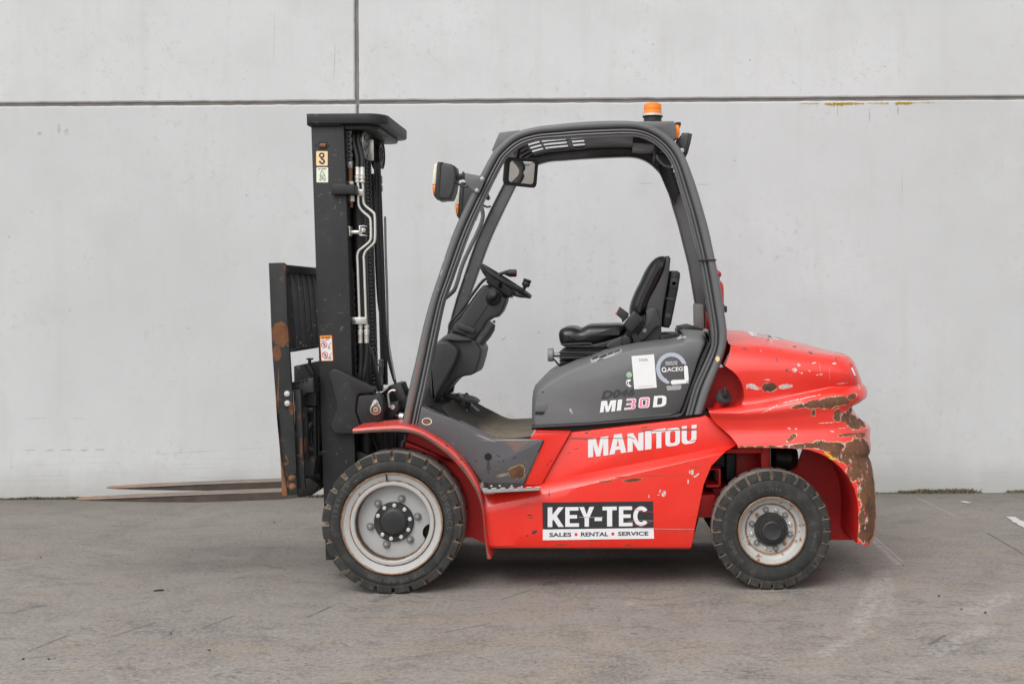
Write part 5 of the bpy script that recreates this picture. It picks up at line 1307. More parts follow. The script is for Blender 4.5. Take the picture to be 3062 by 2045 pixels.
mk('roller_pin', cyl(pt('A', 556, 488, .277), pt('A', 612, 488, .277), .011, 14), M['rust'], mast)
for x in (516, 638): mk('small_hole', prism(pts('A', arc(x, 488, 11, 10, 0, 330, 11), .2785), .2785, .281), M['oily'], mast, ang=0)
def roundq(x0, y0, x1, y1, r): return arc(x1 - r, y0 + r, r, r, 270, 360, 3) + arc(x1 - r, y1 - r, r, r, 0, 90, 3) + arc(x0 + r, y1 - r, r, r, 90, 180, 3) + arc(x0 + r, y0 + r, r, r, 180, 270, 3)
mk('hook_sticker', sheet('A', roundq(519, 541, 626, 678, 8), .2785), M['cream'], mast, ang=0, label='cream sticker with a black lifting hook')
mk('hook_symbol', join(flat(stroke([(571 + 20 * math.cos(R(t)), 580 + 19 * math.sin(R(t))) for t in range(0, 361, 24)], 14), 'A', .2775), flat(stroke([(571, 598), (566, 608), (578, 618), (592, 628), (594, 642), (582, 656), (568, 656), (556, 644), (550, 632)], 16), 'A', .2774)), M['ink'], mast, ang=0)
mk('lifting_sticker', sheet('A', roundq(522, 692, 631, 834, 6), .2785), M['palegreen'], mast, ang=0, label='pale sticker with a drawing of a slung truck')
mk('lifting_drawing', join(*[flat(stroke(P, 4), 'A', .2775) for P in ([(573, 720), (552, 770)], [(573, 720), (600, 770)], [(556, 770), (600, 766), (604, 800), (560, 806), (556, 770)], [(560, 785), (575, 775), (580, 800)], [(545, 800), (556, 820), (570, 805)], [(585, 805), (598, 822), (608, 800)], [(570, 790), (596, 785)])] + [flat(stroke([(536, 710), (560, 709)], 7), 'A', .2775), flat(stroke([(568, 709), (612, 706)], 7), 'A', .2775)]), M['fadedink'], mast, ang=0)
mk('warning_sticker', sheet('B', [(553, 768), (560, 764), (660, 760), (667, 766), (679, 994), (672, 1000), (574, 1003), (567, 998)], .2785), M['orangeprint'], mast, ang=0, label='orange and white warning sticker')
mk('warning_panel', flat(([(558, 797), (662, 792), (672, 992), (570, 996)], [(0, 1, 2, 3)]), 'B', .2778), M['white'], mast, ang=0)
mk('warning_signs', join(*[g for cx, cy in ((594, 850), (602, 944)) for g in (flat(stroke([(cx + 26 * math.cos(R(t)), cy + 27 * math.sin(R(t))) for t in range(0, 361, 20)], 7), 'B', .2772), flat(stroke([(cx - 17, cy - 18), (cx + 18, cy + 18)], 7), 'B', .2770))]), M['redprint'], mast, ang=0)
mk('warning_drawing', join(*[g for cx, cy in ((594, 850), (602, 944)) for g in (flat(stroke([(cx - 4, cy - 14), (cx + 6, cy), (cx - 2, cy + 14)], 9), 'B', .2768), flat(stroke([(cx + 46 + 10 * math.cos(R(t)), cy + 28 + 10 * math.sin(R(t))) for t in range(0, 361, 30)], 5), 'B', .2772),
    flat(stroke([(cx + 40, cy + 16), (cx + 56, cy - 10), (cx + 60, cy - 22)], 4), 'B', .2772))] + [flat(stroke([(565, 812), (640, 803)], 5), 'B', .2772), flat(stroke([(600, 980), (640, 974)], 5), 'B', .2772), flat(([(572, 790), (582, 772), (594, 789)], [(0, 1, 2)]), 'B', .2772), flat(stroke([(604, 783), (648, 781)], 9), 'B', .2772)]), M['ink'], mast, ang=0)
def chain(xA, v0, v1, dep, w=.034):
    gs, v, k = [], v0, 0
    while v < v1:
        p = ml(xA, v, dep)
        ww = w if k % 2 else w * .72
        gs.append(prism(rr(p.x - ww / 2, p.z - .013, p.x - ww / 2 + .008, p.z + .013, .003, 1), dep - .008, dep + .008))
        gs.append(prism(rr(p.x + ww / 2 - .008, p.z - .013, p.x + ww / 2, p.z + .013, .003, 1), dep - .008, dep + .008))
        gs.append(prism(rr(p.x - w * .3, p.z - .006, p.x + w * .3, p.z + .006, .002, 1), dep - .005, dep + .005))
        v += 11.5; k += 1
    return join(*gs)
mk('chain', chain(836, 385, 500, .335), M['darksteel'], mast)
mk('chain', chain(812, 810, 1140, .365), M['black'], mast)
mk('chain', chain(998, 470, 1160, .745, .036), M['black'], mast)
mk('chain_anchor', rbox('A', 812, 640, 856, 706, .325, .35, .006, .003), M['steel'], mast)
mk('anchor_rod', join(cyl(pt('A', 840, 700, .338), pt('A', 840, 830, .338), .0105, 14), cyl(pt('A', 848, 1000, .338), pt('A', 849, 1070, .338), .0085, 14)), M['rust'], mast)
for (x, y0, y1) in ((841, 856, 826), (848, 984, 952), (849, 1014, 980)):
    a = pt('A', x, y0, .338)
    mk('anchor_nut', lathe(a, Vector((0, 0, 1)), [(.018, 0), (.0185, .003), (.0185, .014), (.017, .017)], 6), M['zinc'], mast)
mk('chain_bracket', prism(pts('A', [(655, 870), (668, 850), (690, 845), (785, 845), (800, 855), (878, 855), (880, 940), (800, 942), (690, 948), (662, 940), (655, 925)], .25), .25, .37, .006), M['mast'], mast)
def sheave(xa, ya, dep, r, t=.05):
    c = pt('A', xa, ya, dep)
    X = Vector((1, 0, 0))
    prof = [(.012, -t / 2), (r * .55, -t / 2), (r, -t / 2), (r, -t / 2 + .005), (r * .86, -t / 2 + .012), (r * .86, -.004), (r, -.002), (r, .002), (r * .86, .004), (r * .86, t / 2 - .012), (r, t / 2 - .005), (r, t / 2), (r * .93, t / 2 + .001), (r * .90, t / 2 - .006), (r * .5, t / 2 - .006), (r * .46, t / 2), (r * .36, t / 2), (r * .32, t / 2 - .006), (r * .2, t / 2 - .006), (.012, t / 2 + .003)]
    return lathe(c, X, prof, 44)
mk('hose_sheave', sheave(948, 470, .43, .084), M['steel'], mast)
mk('hose_sheave', sheave(1098, 575, .77, .080), M['black'], mast)
mk('sheave_fork', rbox('A', 1004, 430, 1056, 630, .46, .47, .006, .002), M['zinc'], mast)
hz = []
for xa, dx in ((905, 0), (950, 0)):
    c = pt('A', xa - 12, 470, .43)
    arcp = [Vector((c.x + .004, c.y - .076 * math.cos(R(t)), c.z + .076 * math.sin(R(t)))) for t in range(0, 181, 20)]
    hz.append(mk('hose', tube([pt('A', xa, 690, .338), pt('A', xa, 600, .342)] + arcp + [Vector((c.x, c.y + .076, c.z - .9))], .0125, 12, 2), M['rubberstrip'], mast))
def fitting(z, x, y0, y1, dep, r=.0115):
    a, b = pt(z, x, y1, dep), pt(z, x, y0, dep)
    L = (b - a).length
    return lathe(a, b - a, [(.007, 0), (r, L * .02), (r * 1.12, L * .04), (r * 1.12, L * .16), (r * .8, L * .18), (r * .8, L * .24), (r * 1.15, L * .26), (r * 1.15, L * .44), (r * .9, L * .46), (r * 1.1, L * .50), (r * 1.05, L * .54), (r, L * .56), (r, L)], 14)
for z, x, y0, y1 in (('A', 906, 685, 838), ('A', 951, 690, 838)): mk('hose_fitting', fitting(z, x, y0, y1, .338), M['chrome'], mast)
for x, y0, y1 in ((933, 832, 662), (992, 832, 662)): mk('hose_fitting', fitting('B', x, y0, y1, .345), M['chrome'], mast)
p1 = [('A', 908, 835), ('A', 913, 890), ('A', 914, 1020), ('A', 930, 1075), ('A', 965, 1115), ('A', 1012, 1155), ('A', 1028, 1195), ('A', 1032, 1350), ('A', 1012, 1395), ('A', 960, 1440), ('A', 915, 1480), ('A', 902, 1540), ('B', 905, 60), ('B', 915, 330), ('B', 925, 600), ('B', 931, 665)]
p2 = [('A', 953, 835), ('A', 958, 890), ('A', 960, 1005), ('A', 975, 1048), ('A', 1010, 1080), ('A', 1052, 1115), ('A', 1068, 1155), ('A', 1070, 1360), ('A', 1052, 1410), ('A', 1010, 1450), ('A', 978, 1485), ('A', 962, 1540), ('B', 966, 60), ('B', 976, 330), ('B', 986, 600), ('B', 990, 665)]
for P, d in ((p1, .335), (p2, .345)): mk('pipe', tube(catmull([pt(z, x, y, d) for z, x, y in P], 5), .0066, 12), M['chrome'], mast)
mk('pipe_clamp', rbox('A', 905, 898, 958, 960, .322, .342, .004, .003), M['zinc'], mast)
mk('pipe_clamp', rbox('B', 848, 592, 987, 656, .322, .334, .003, .002), M['zinc'], mast)
mk('clamp_bolt', hexnut(pt('B', 872, 627, .322), NY, .008, .006, .003), M['bolt'], mast)
mk('roller_bracket', join(rbox('A', 820, 1242, 836, 1336, .30, .36), rbox('A', 796, 1244, 822, 1252, .30, .34, .001, .001)), M['zinc'], mast)
mk('roller_bracket', join(rbox('A', 920, 1238, 978, 1246, .31, .36, .001, .001), rbox('A', 920, 1326, 978, 1334, .31, .36, .001, .001), rbox('A', 920, 1240, 932, 1332, .31, .36, .001, .001)), M['zinc'], mast)
mk('bracket_roller', cyl(pt('A', 836, 1300, .335), pt('A', 920, 1300, .335), .011, 14), M['chrome'], mast)
mk('bracket_bolt', hexnut(pt('A', 960, 1280, .325), NY, .010, .008, .004), M['zinc'], mast)
for x0, x1, d in ((935, 925, .345), (992, 962, .35)):
    mk('lower_hose', tube(catmull([pt('B', x0, 832, d), pt('B', x0 + 4, 900, d), pt('B', (x0 + x1) / 2 + 8, 1020, d), pt('B', x1, 1180, d), pt('C', x1 - 20, 60, d + .05), pt('C', x1, 420, d + .08)], 4), .0115, 10), M['rubberstrip'], mast)
mk('hose', tube(catmull([ml(1045, 520, .80), ml(1050, 700, .80), ml(1062, 900, .80), pt('B', 1165, 740, .78), pt('B', 1190, 950, .78), pt('B', 1235, 1130, .75), pt('B', 1265, 1215, .70)], 5), .008, 8), M['rubberstrip'], mast)
mk('pipe', tube(catmull([pt('A', 1165, 1155, .80), pt('B', 1172, 0, .80), pt('B', 1185, 400, .80), pt('B', 1192, 760, .80), pt('B', 1212, 930, .78), pt('B', 1262, 1200, .72)], 5), .0065, 10), M['steel'], mast)
mk('far_hose_fitting', join(rbox('A', 1108, 770, 1135, 850, .80, .82), rbox('A', 1112, 860, 1138, 920, .80, .82)), M['steel'], mast)
mk('hose_fitting', fitting('B', 1128, 1130, 985, .70, .014), M['bolt'], mast)
mk('pipe', tube([pt('B', 1128, 1120, .70), pt('B', 1135, 1260, .70)], .010, 10), M['steel'], mast)
mk('hose_guide', prism(pts('B', [(1010, 880), (1030, 880), (1130, 1260), (1125, 1300), (1085, 1260)], .5), .5, .54, .003), M['black'], mast)
for x in (1076, 1106): mk('hose', tube(catmull([ml(x, 425, .72), ml(x + 4, 800, .72), ml(x, 1150, .72)], 3), .011, 8), M['rubberstrip'], mast)
# pivot bracket
pv = mk('mast_bracket', prism(pts('C', [(632, -187), (645, -222), (668, -237), (692, -243), (725, -235), (820, -187), (1065, -52), (1068, -17), (925, -5), (905, 10), (885, 150), (930, 290), (930, 368), (710, 370), (680, 358), (662, 335), (650, 295), (655, 265), (715, 113)], .235), .235, .285, .009, 3), M['mast'], mast)
mk('pivot_cover', prism(pts('C', [(912, 14), (930, 5), (1070, 0), (1095, -22), (1125, -10), (1150, 40), (1162, 130), (1135, 262), (1120, 285), (935, 272), (895, 150)], .245), .245, .285, .005), M['mast'], mast)
mk('pivot_boss', prism(pts('C', [(1100, -5), (1130, 10), (1150, 60), (1150, 150), (1120, 240), (1080, 255), (1010, 205), (990, 150), (995, 100), (1020, 60)], .236), .236, .25, .006), M['mast'], mast)
mk('pivot_plate', prism(pts('C', arc(1075, 140, 52, 52, -30, 210, 14) + [(1048, 72)] + arc(1075, 72, 26, 26, 180, 360, 6), .228), .228, .237, .002), M['zinc'], mast)
mk('pivot_bolt', hexnut(pt('C', 1075, 76, .228), NY, .012, .010, .004), M['silver'], mast)
mk('grease_pin', lathe(pt('C', 1075, 138, .228), NY, [(.023, 0), (.023, .006), (.015, .007), (.013, -.006), (.006, -.006), (.005, .004), (0, .005)], 20, False), M['rust'], mast)
# hydraulics between mast and cab
hy = mk('valve_block', join(prism(pts('N', [(500, 560), (690, 520), (690, 640), (640, 720), (600, 800), (510, 760)], .34), .34, .42, .004), prism(pts('N', [(545, 275), (660, 235), (730, 240), (800, 440), (825, 455), (790, 640), (690, 660), (650, 460), (560, 330)], .46), .46, .6, .006)), M['black'], root)
mk('elbow_pipe', tube(catmull(pts('N', [(545, 620), (538, 540), (525, 430), (545, 375), (590, 350), (640, 352)], .33), 4), .0065, 10), M['zinc'], hy)
mk('elbow_pipe', tube(catmull(pts('N', [(320, 385), (420, 380), (470, 350), (530, 300)], .33), 4), .005, 8), M['steel'], hy)
mk('drain_plug', join(lathe(pt('N', 600, 612, .34), NY, [(.012, 0), (.012, .008), (.006, .0085), (.005, .004), (0, .004)], 16, False)), M['zinc'], hy)
mk('tilt_cylinder', cyl(pt('N', 640, 745, .36), pt('N', 850, 775, .36), .016, 18), M['black'], hy)
mk('cylinder_rod', cyl(pt('N', 700, 755, .355), pt('N', 765, 765, .355), .019, 18), M['chrome'], hy)
mk('spring_sleeve', join(*[lathe(pt('N', 642, y, .38), Vector((0, 0, 1)), [(.011, 0), (.0135, .003), (.011, .006)], 14) for y in range(1040, 1260, 22)]), M['rubberstrip'], hy)
for x0, x1 in ((150, 150), (190, 300), (250, 380), (440, 440), (520, 530)):
    mk('hose', tube(pts('N', [(x0, 1000), ((x0 + x1) / 2 - 8, 1150), (x1, 1330)], .42), .007, 8, 4), M['rubberstrip'], hy)
mk('front_bulkhead', join(rbox('S', 1075, 1285, 1265, 1500, .48, .95), rbox('S', 1010, 1330, 1100, 1640, .42, .78), prism(pts('S', [(1180, 1180), (1230, 1160), (1250, 1300), (1180, 1300)], .55), .55, .9)), M['oily'], root)
mk('hydraulic_backing', prism(pts('N', [(320, 385), (450, 330), (560, 270), (700, 250), (780, 440), (815, 470), (760, 760), (700, 900), (430, 900), (470, 600)], .62), .62, .66), M['oily'], root)
mk('bulkhead_rubber', prism(pts('N', [(0, 1290), (160, 1340), (250, 1400), (0, 1480)], .33), .33, .36), M['black'], root)

# ------------------------------------------------------------------ carriage, load backrest and forks
ca = mk('carriage', prism(pts('B', [(72, 84), (212, 80), (226, 92), (234, 120), (237, 200), (250, 630), (268, 930), (285, 1190), (300, 1447), (318, 1700), (335, 2120), (343, 2252), (243, 2262), (232, 2170), (215, 2020), (190, 1890), (168, 1620), (150, 1560), (135, 1310), (118, 1080), (105, 900), (96, 700), (88, 480)], .10), .10, .122, .003), M['frame'], root)
mk('edge_strip', prism(pts('C', [(300, -42), (372, -50), (388, 250), (413, 880), (350, 888), (335, 640), (318, 250)], .128), .128, .15, .003), M['frame'], ca)
mk('worn_edge', prism(pts('C', [(150, 60), (162, 260), (180, 430), (190, 560), (212, 700), (236, 850), (248, 950), (196, 950), (190, 780), (176, 520), (160, 270), (140, 40)], .092), .092, .112, .004), M['rust'], ca)
mk('bolt_pad', prism(pts('B', [(208, 1270), (290, 1268), (300, 1438), (220, 1442)], .094), .094, .10, .002), M['frame'], ca)
for x, y in ((248, 1308), (250, 1398)): mk('bolt', lathe(pt('B', x, y, .094), NY, [(.015, 0), (.015, .004), (.013, .008), (.008, .010), (0, .010)], 18, False), M['silver'], ca)
for x, y in ((290, 775), (295, 860)): mk('bolt', hexnut(pt('C', x, y, .10), NY, .014, .008, .003), M['rust'], ca)
mk('weld_tab', prism(pts('C', [(258, 735), (325, 725), (325, 745), (300, 748), (290, 760), (258, 765)], .094), .094, .10, .002), M['frame'], ca)
mk('weld_tab', prism(pts('C', [(312, 355), (325, 352), (328, 450), (318, 452)], .122), .122, .13, .001), M['palepost'], ca)
bx0, bx1 = pt('B', 152, 500, .12).x, pt('B', 232, 500, .12).x
zt = [pt('B', 200, y, .12).z for y in (98, 172, 888, 918)]
mk('top_rail', prism(rr(bx0, zt[1], bx1, zt[0], .006), .122, 1.08, .003), M['frame'], ca)
mk('bottom_rail', prism(rr(bx0 + .03, zt[3], bx1 + .035, zt[2], .003), .122, 1.08, .003), M['frame'], ca)
for k in range(8):
    y = .215 + k * .108
    lean = .026
    P = [Vector((bx0 + .004, 0, zt[1] + .01)), Vector((bx1 - .004, 0, zt[1] + .01)), Vector((bx1 + lean, 0, zt[2] - .01)), Vector((bx0 + lean + .004, 0, zt[2] - .01))]
    mk('backrest_bar', prism(P, y, y + .014, .003), M['mast'], ca)
mk('far_plate', mirror(prism(pts('B', [(72, 84), (212, 80), (237, 200), (268, 930), (285, 1190), (318, 1700), (343, 2252), (243, 2262), (168, 1620), (105, 900)], .10), .10, .122, .003)), M['frame'], ca)
mk('upper_bar', prism(pts('B', [(318, 1048), (402, 1030), (432, 1062), (508, 1150), (512, 1195), (320, 1205)], .32), .30, .92, .006), M['mast'], ca)
mk('clamp_handle', join(rbox('B', 424, 976, 482, 990, .31, .34), rbox('B', 440, 985, 465, 1045, .31, .33), prism(pts('B', [(420, 1035), (460, 1030), (505, 1120), (505, 1150), (470, 1150)], .29), .28, .31, .004)), M['oily'], ca)
mk('upper_hook', prism(pts('B', [(290, 1200), (508, 1150), (514, 1290), (440, 1300), (400, 1345), (345, 1330), (300, 1255)], .2), .17, .30, .008), M['black'], ca)
mk('hook_teeth', join(*[rbox('B', 300 + k * 36, 1196 - k * 8, 326 + k * 36, 1212 - k * 8, .16, .20) for k in range(4)]), M['oily'], ca)
mk('guide_plate', prism(pts('C', [(380, 112), (428, 112), (446, 600), (408, 606)], .2), .2, .23, .003), M['frame'], ca)
mk('side_block', prism(pts('C', [(378, -100), (470, -125), (520, -125), (520, 105), (440, 108), (384, 108)], .22), .22, .40, .006), M['oily'], ca)
mk('guide_roller', join(cyl(pt('C', 428, 140, .24), pt('C', 495, 140, .24), .018, 16), rbox('C', 428, 108, 485, 176, .25, .3)), M['black'], ca)
mk('carriage_hose', join(tube(catmull(pts('C', [(490, 265), (455, 310), (436, 390), (438, 450), (470, 505), (495, 520)], .26), 5), .012, 10), tube(catmull(pts('C', [(495, 300), (475, 350), (468, 420), (490, 480)], .28), 5), .010, 10)), M['rubberstrip'], ca)
mk('rear_strut', prism(pts('C', [(495, 105), (512, 105), (520, 600), (498, 580)], .24), .24, .28), M['oily'], ca)
mk('lower_bar', prism(pts('C', [(408, 618), (470, 575), (515, 590), (492, 765), (412, 768)], .22), .22, .92, .006), M['frame'], ca)
mk('carriage_back', prism(pts('C', [(440, -120), (530, -120), (560, 840), (440, 800)], .42), .42, .80), M['oily'], ca)
def fork(dep, label):
    side = [(105, 346), (190, 344), (560, 325), (1200, 297), (1990, 268), (2180, 258), (2240, 250), (2330, 210), (2330, 260), (2262, 305), (2180, 322), (1990, 340), (1600, 356), (1200, 367), (850, 365), (500, 360), (190, 356), (120, 352)]
    P = [pt('L', x, y, .36) for x, y in side]
    xt = P[0].x
    def taper(ps, y0, c, w):
        return [Vector((p.x, c + (y0 - c) * (1 if p.x > xt + .28 else max(.30, math.sqrt(max(0, 1 - (1 - (p.x - xt) / .28) ** 2)) * .70 + .30)), p.z)) for p in ps]
    c = dep + .06
    RS = [taper(inset(P, .002), dep, c, .12), taper(P, dep + .003, c, .12), taper(P, dep + .117, c, .12), taper(inset(P, .002), dep + .12, c, .12)]
    g = rings(RS)
    fm_ = [0] * (len(g[1]) - 2) + [1, 1]
    return mk('fork', g, None, root, label=label, mats=[M['fork'], M['fork_side']], fmat=fm_)
f1 = fork(.36, 'fork blade nearer the camera')
f2 = fork(.72, 'far fork blade')
for d_, f_ in ((.36, f1), (.72, f2)):
    mk('fork_shank', prism(pts('C', [(338, 930), (408, 930), (388, -110), (318, -110)], .36), d_, d_ + .12, .004), M['fork_side'], f_)
mk('fork_heel', prism(pts('C', [(345, 890), (415, 782), (460, 782), (548, 838), (505, 905), (455, 948), (345, 955)], .34), .335, .485, .004), M['oily'], f1)
mk('fork_heel', prism(pts('C', [(345, 890), (415, 782), (460, 782), (548, 838), (505, 905), (455, 948), (345, 955)], .34), .70, .85, .004), M['oily'], f2)
# ------------------------------------------------------------------ driver's place: dash, column, wheel, pedals
da = mk('dashboard', prism(pts('G', [(345, 735), (380, 700), (425, 672), (600, 720), (625, 728), (655, 745), (680, 785), (684, 810), (668, 880), (645, 955), (628, 982), (600, 995), (560, 1000), (490, 1020), (430, 1085), (380, 1150), (340, 1200), (290, 1120), (245, 900), (280, 760)], .50), .47, .80, .012, 4), M['darkplastic'], root)
mk('dash_pod', prism(pts('G', [(285, 748), (350, 732), (405, 730), (430, 742), (480, 776), (496, 792), (500, 815), (494, 850), (470, 915), (440, 965), (400, 1040), (350, 1125), (322, 1195), (312, 1202), (300, 1180), (272, 1100), (238, 1030), (250, 940), (268, 850)], .40), .37, .60, .014, 4), M['darkplastic'], da)
mk('dash_panel', prism(pts('G', [(345, 738), (385, 700), (430, 668), (580, 712), (600, 730), (480, 735), (420, 728)], .44), .44, .76, .008), M['darkplastic'], da)
mk('dash_post', prism(pts('G', [(320, 1190), (360, 1130), (390, 1110), (360, 1270), (310, 1280)], .50), .50, .56, .004), M['black'], da)
mk('dash_post', prism(pts('G', [(430, 1060), (470, 1040), (455, 1130), (400, 1150)], .74), .74, .78), M['black'], da)
mk('dash_back', prism(pts('G', [(240, 1060), (290, 1100), (330, 1220), (320, 1290), (225, 1240)], .55), .55, .9, .006), M['oily'], da)
mk('brake_reservoir', cyl(pt('G', 265, 1190, .42), pt('G', 265, 1190, .56), .042, 24, .006), M['black'], da)
sc = mk('steering_column', prism(pts('G', [(690, 300), (712, 292), (850, 388), (878, 395), (866, 440), (840, 500), (800, 545), (760, 552), (728, 575), (690, 640), (625, 722), (570, 715), (545, 690), (440, 655), (475, 600), (540, 505), (600, 420)], .53), .53, .67, .014, 4), M['darkplastic'], root)
mk('column_seam', prism(pts('G', [(742, 425), (748, 430), (612, 632), (606, 628)], .5295), .5285, .5300), M['oily'], sc, ang=0)
mk('column_collar', prism(pts('G', [(732, 212), (780, 225), (880, 300), (938, 345), (905, 394), (870, 380), (716, 275)], .535), .525, .675, .012, 3), M['plastic'], sc)
mk('column_lever', join(prism(pts('G', arc(510, 612, 24, 24, 100, 260, 6) + [(540, 600), (620, 632), (630, 650), (622, 668), (600, 668), (510, 638)], .515), .512, .53, .004)), M['darkplastic'], sc)
mk('lever_slot', prism(pts('G', [(535, 650), (585, 665), (570, 682), (545, 665)], .528), .528, .531), M['oily'], sc, ang=0)
mk('switch_boot', lathe(pt('G', 772, 395, .53), Vector((-.05, -1, .3)), [(.042, 0), (.034, .012), (.024, .02), (.022, .05), (.018, .052)], 24), M['plastic'], sc)
mk('switch_knob', lathe(pt('G', 766, 362, .46), Vector((0, -1, .12)), [(.020, -.015), (.021, 0), (.0205, .016), (.016, .019), (.004, .019)], 24), M['darkplastic'], sc)
mk('column_cable', tube(catmull(pts('G', [(740, 235), (690, 262), (620, 350), (520, 490), (445, 575), (428, 620), (430, 650)], .55), 4), .008, 8), M['rubberstrip'], sc)
mk('column_cable', tube(catmull(pts('G', [(700, 300), (640, 370), (530, 520), (460, 590), (440, 640)], .54), 4), .006, 8), M['rubberstrip'], sc)
wa, wb = pt('G', 672, 140, .60), pt('G', 1052, 382, .60)
wc = (wa + wb) / 2
wdir = (wb - wa).normalized()
wax = Vector((-wdir.z, 0, wdir.x)).normalized()
wax = wax if wax.z > 0 else -wax
wr = (wb - wa).length / 2
wy = Vector((0, 1, 0))
sw_ = mk('steering_wheel', tube([wc + (wdir * math.cos(R(t)) + wy * math.sin(R(t))) * wr for t in range(0, 360, 8)], .0135, 12, 0, True), M['plastic'], root)
hubp = wc - wax * .045
mk('wheel_spoke', join(*[tube(catmull([wc + (wdir * math.cos(R(t)) + wy * math.sin(R(t))) * wr, wc + (wdir * math.cos(R(t)) + wy * math.sin(R(t))) * wr * .6 - wax * .03, hubp], 4), [.011] * 30, 8) for t in (0, 180, 90, 270)]), M['plastic'], sw_)
mk('wheel_boss', lathe(hubp - wax * .03, wax, [(.07, 0), (.066, .02), (.05, .035), (0, .038)], 28), M['plastic'], sw_)
mk('spinner_knob', join(cyl(pt('G', 1002, 335, .50), pt('G', 1025, 295, .50), .010, 12), lathe(pt('G', 1022, 300, .50), Vector((.35, 0, .94)), [(.012, -.005), (.020, .0), (.023, .010), (.020, .020), (.022, .026), (.023, .034), (.014, .037)], 20)), M['plastic'], sw_)
lv_ = mk('direction_lever', join(tube(pts('G', [(790, 235), (830, 205), (880, 190)], .72), .009, 10), lathe(pt('G', 855, 200, .72), (pt('G', 960, 202, .72) - pt('G', 855, 200, .72)), [(.008, 0), (.018, .022), (.021, .03), (.020, .068), (.016, .07)], 20)), M['plastic'], sc)
for k in range(3):
    a = pt('G', 903 + k * 20, 201, .72)
    mk('lever_band', lathe(a, Vector((1, 0, -.02)), [(.0212, 0), (.0213, .001), (.0212, .002)], 20, False, False), M['dimred'], sc)
mk('parking_brake', join(tube(catmull(pts('G', [(655, 745), (700, 690), (735, 640), (760, 600)], .46), 4), [.020] * 5 + [.022] * 8, 12), prism(pts('G', [(640, 742), (720, 640), (730, 590), (738, 572), (785, 605), (778, 650), (745, 705), (690, 768)], .45), .45, .475, .006), prism(pts('G', [(762, 582), (770, 568), (786, 572), (784, 592)], .455), .455, .47, .002)), M['darkplastic'], root)
pd = mk('pedal', prism(pts('T', [(740, 250), (770, 215), (830, 212), (890, 228), (940, 255), (972, 285), (940, 325), (870, 300), (800, 290), (745, 285)], .46), .46, .56, .006), M['plastic'], root, label='brake pedal with a ribbed rubber pad')
mk('pad_rib', join(*[prism(pts('T', [(760 + k * 24, 250 + k * k * .55), (772 + k * 24, 250 + k * k * .6), (770 + k * 24, 286 + k * k * .5), (757 + k * 24, 284 + k * k * .5)], .455), .455, .462) for k in range(9)]), M['darkplastic'], pd)
mk('pedal_arm', join(prism(pts('T', [(500, 165), (640, 190), (750, 245), (745, 300), (620, 260), (490, 230)], .50), .50, .53, .004), rbox('T', 790, 290, 860, 380, .50, .53)), M['oily'], pd)
mk('pedal_stop', join(cyl(pt('T', 808, 500, .50), pt('T', 812, 380, .50), .0035, 8), cyl(pt('T', 680, 470, .50), pt('T', 686, 395, .50), .005, 8)), M['steel'], pd)
mk('accelerator', prism(pts('T', [(640, 190), (675, 165), (740, 220), (1125, 555), (1110, 582), (1060, 560), (850, 380)], .70), .70, .78, .005), M['plastic'], root)
mk('kick_panel', prism(pts('T', [(470, 160), (560, 250), (640, 300), (860, 345), (1040, 545), (1000, 640), (860, 560), (620, 420), (480, 300)], .80), .80, .84), M['oily'], root)
mk('floor_flap', prism(pts('T', [(492, 372), (515, 358), (640, 460), (760, 560), (900, 640), (880, 655), (740, 585), (600, 490)], .30), .28, .32, .003), M['matting'], root)

# ------------------------------------------------------------------ seat
se = mk('seat', prism(catmull(pts('H', [(238, 690), (243, 655), (262, 634), (300, 622), (352, 622), (385, 632), (410, 636), (450, 614), (500, 604), (620, 602), (730, 602), (765, 640), (730, 685), (640, 720), (560, 745), (490, 762), (380, 770), (275, 768), (250, 745)], .42), 3, True), .36, .84, .055, 6), M['vinyl'], root, ang=60, label='black vinyl driver seat on a suspension base')
mk('cushion_seam', tube(catmull(pts('H', [(252, 752), (300, 757), (480, 750), (490, 766)], .362), 4), .004, 6), M['plastic'], se)
mk('backrest', prism(catmull(pts('H', [(792, 505), (798, 455), (815, 400), (842, 335), (880, 262), (905, 205), (935, 150), (965, 108), (1000, 80), (1035, 68), (1068, 70), (1085, 88), (1070, 160), (1040, 230), (990, 330), (945, 430), (930, 480), (900, 520), (840, 540), (800, 535)], .40), 3, True), .36, .84, .055, 6), M['vinyl'], se, ang=60)
mk('backrest_shell', prism(catmull(pts('H', [(1076, 68), (1108, 84), (1104, 130), (1098, 200), (1082, 300), (1060, 420), (1045, 520), (1038, 620), (1028, 720), (960, 730), (905, 740), (915, 540), (930, 430), (985, 325), (1035, 225), (1060, 150)], .42), 2, True), .385, .815, .006, 3), M['darkplastic'], se)
mk('seat_frame', prism(pts('H', [(740, 610), (830, 540), (930, 520), (1035, 560), (1032, 715), (900, 745), (722, 775), (735, 690)], .42), .41, .79, .005), M['plastic'], se)
dbx = mk('document_box', prism(pts('H', [(1105, 182), (1165, 183), (1186, 200), (1186, 225), (1170, 330), (1140, 480), (1115, 600), (1098, 630), (1045, 622), (1048, 560), (1070, 400), (1090, 300)], .44), .43, .77, .014, 3), M['plastic'], se)
for q in ([(1120, 262), (1160, 264), (1156, 300), (1114, 298)], [(1070, 515), (1115, 520), (1108, 556), (1064, 552)], [(1072, 388), (1142, 400), (1138, 418), (1068, 408)], [(1110, 240), (1168, 244), (1160, 315), (1098, 312)]):
    mk('box_latch', prism(pts('H', q, .425), .4235, .44, .004), M['darkplastic'], se)
mk('seat_pan', prism(pts('H', [(270, 768), (480, 762), (600, 735), (720, 690), (740, 720), (720, 775), (610, 782), (480, 786), (300, 784)], .38), .38, .82, .006), M['plastic'], se)
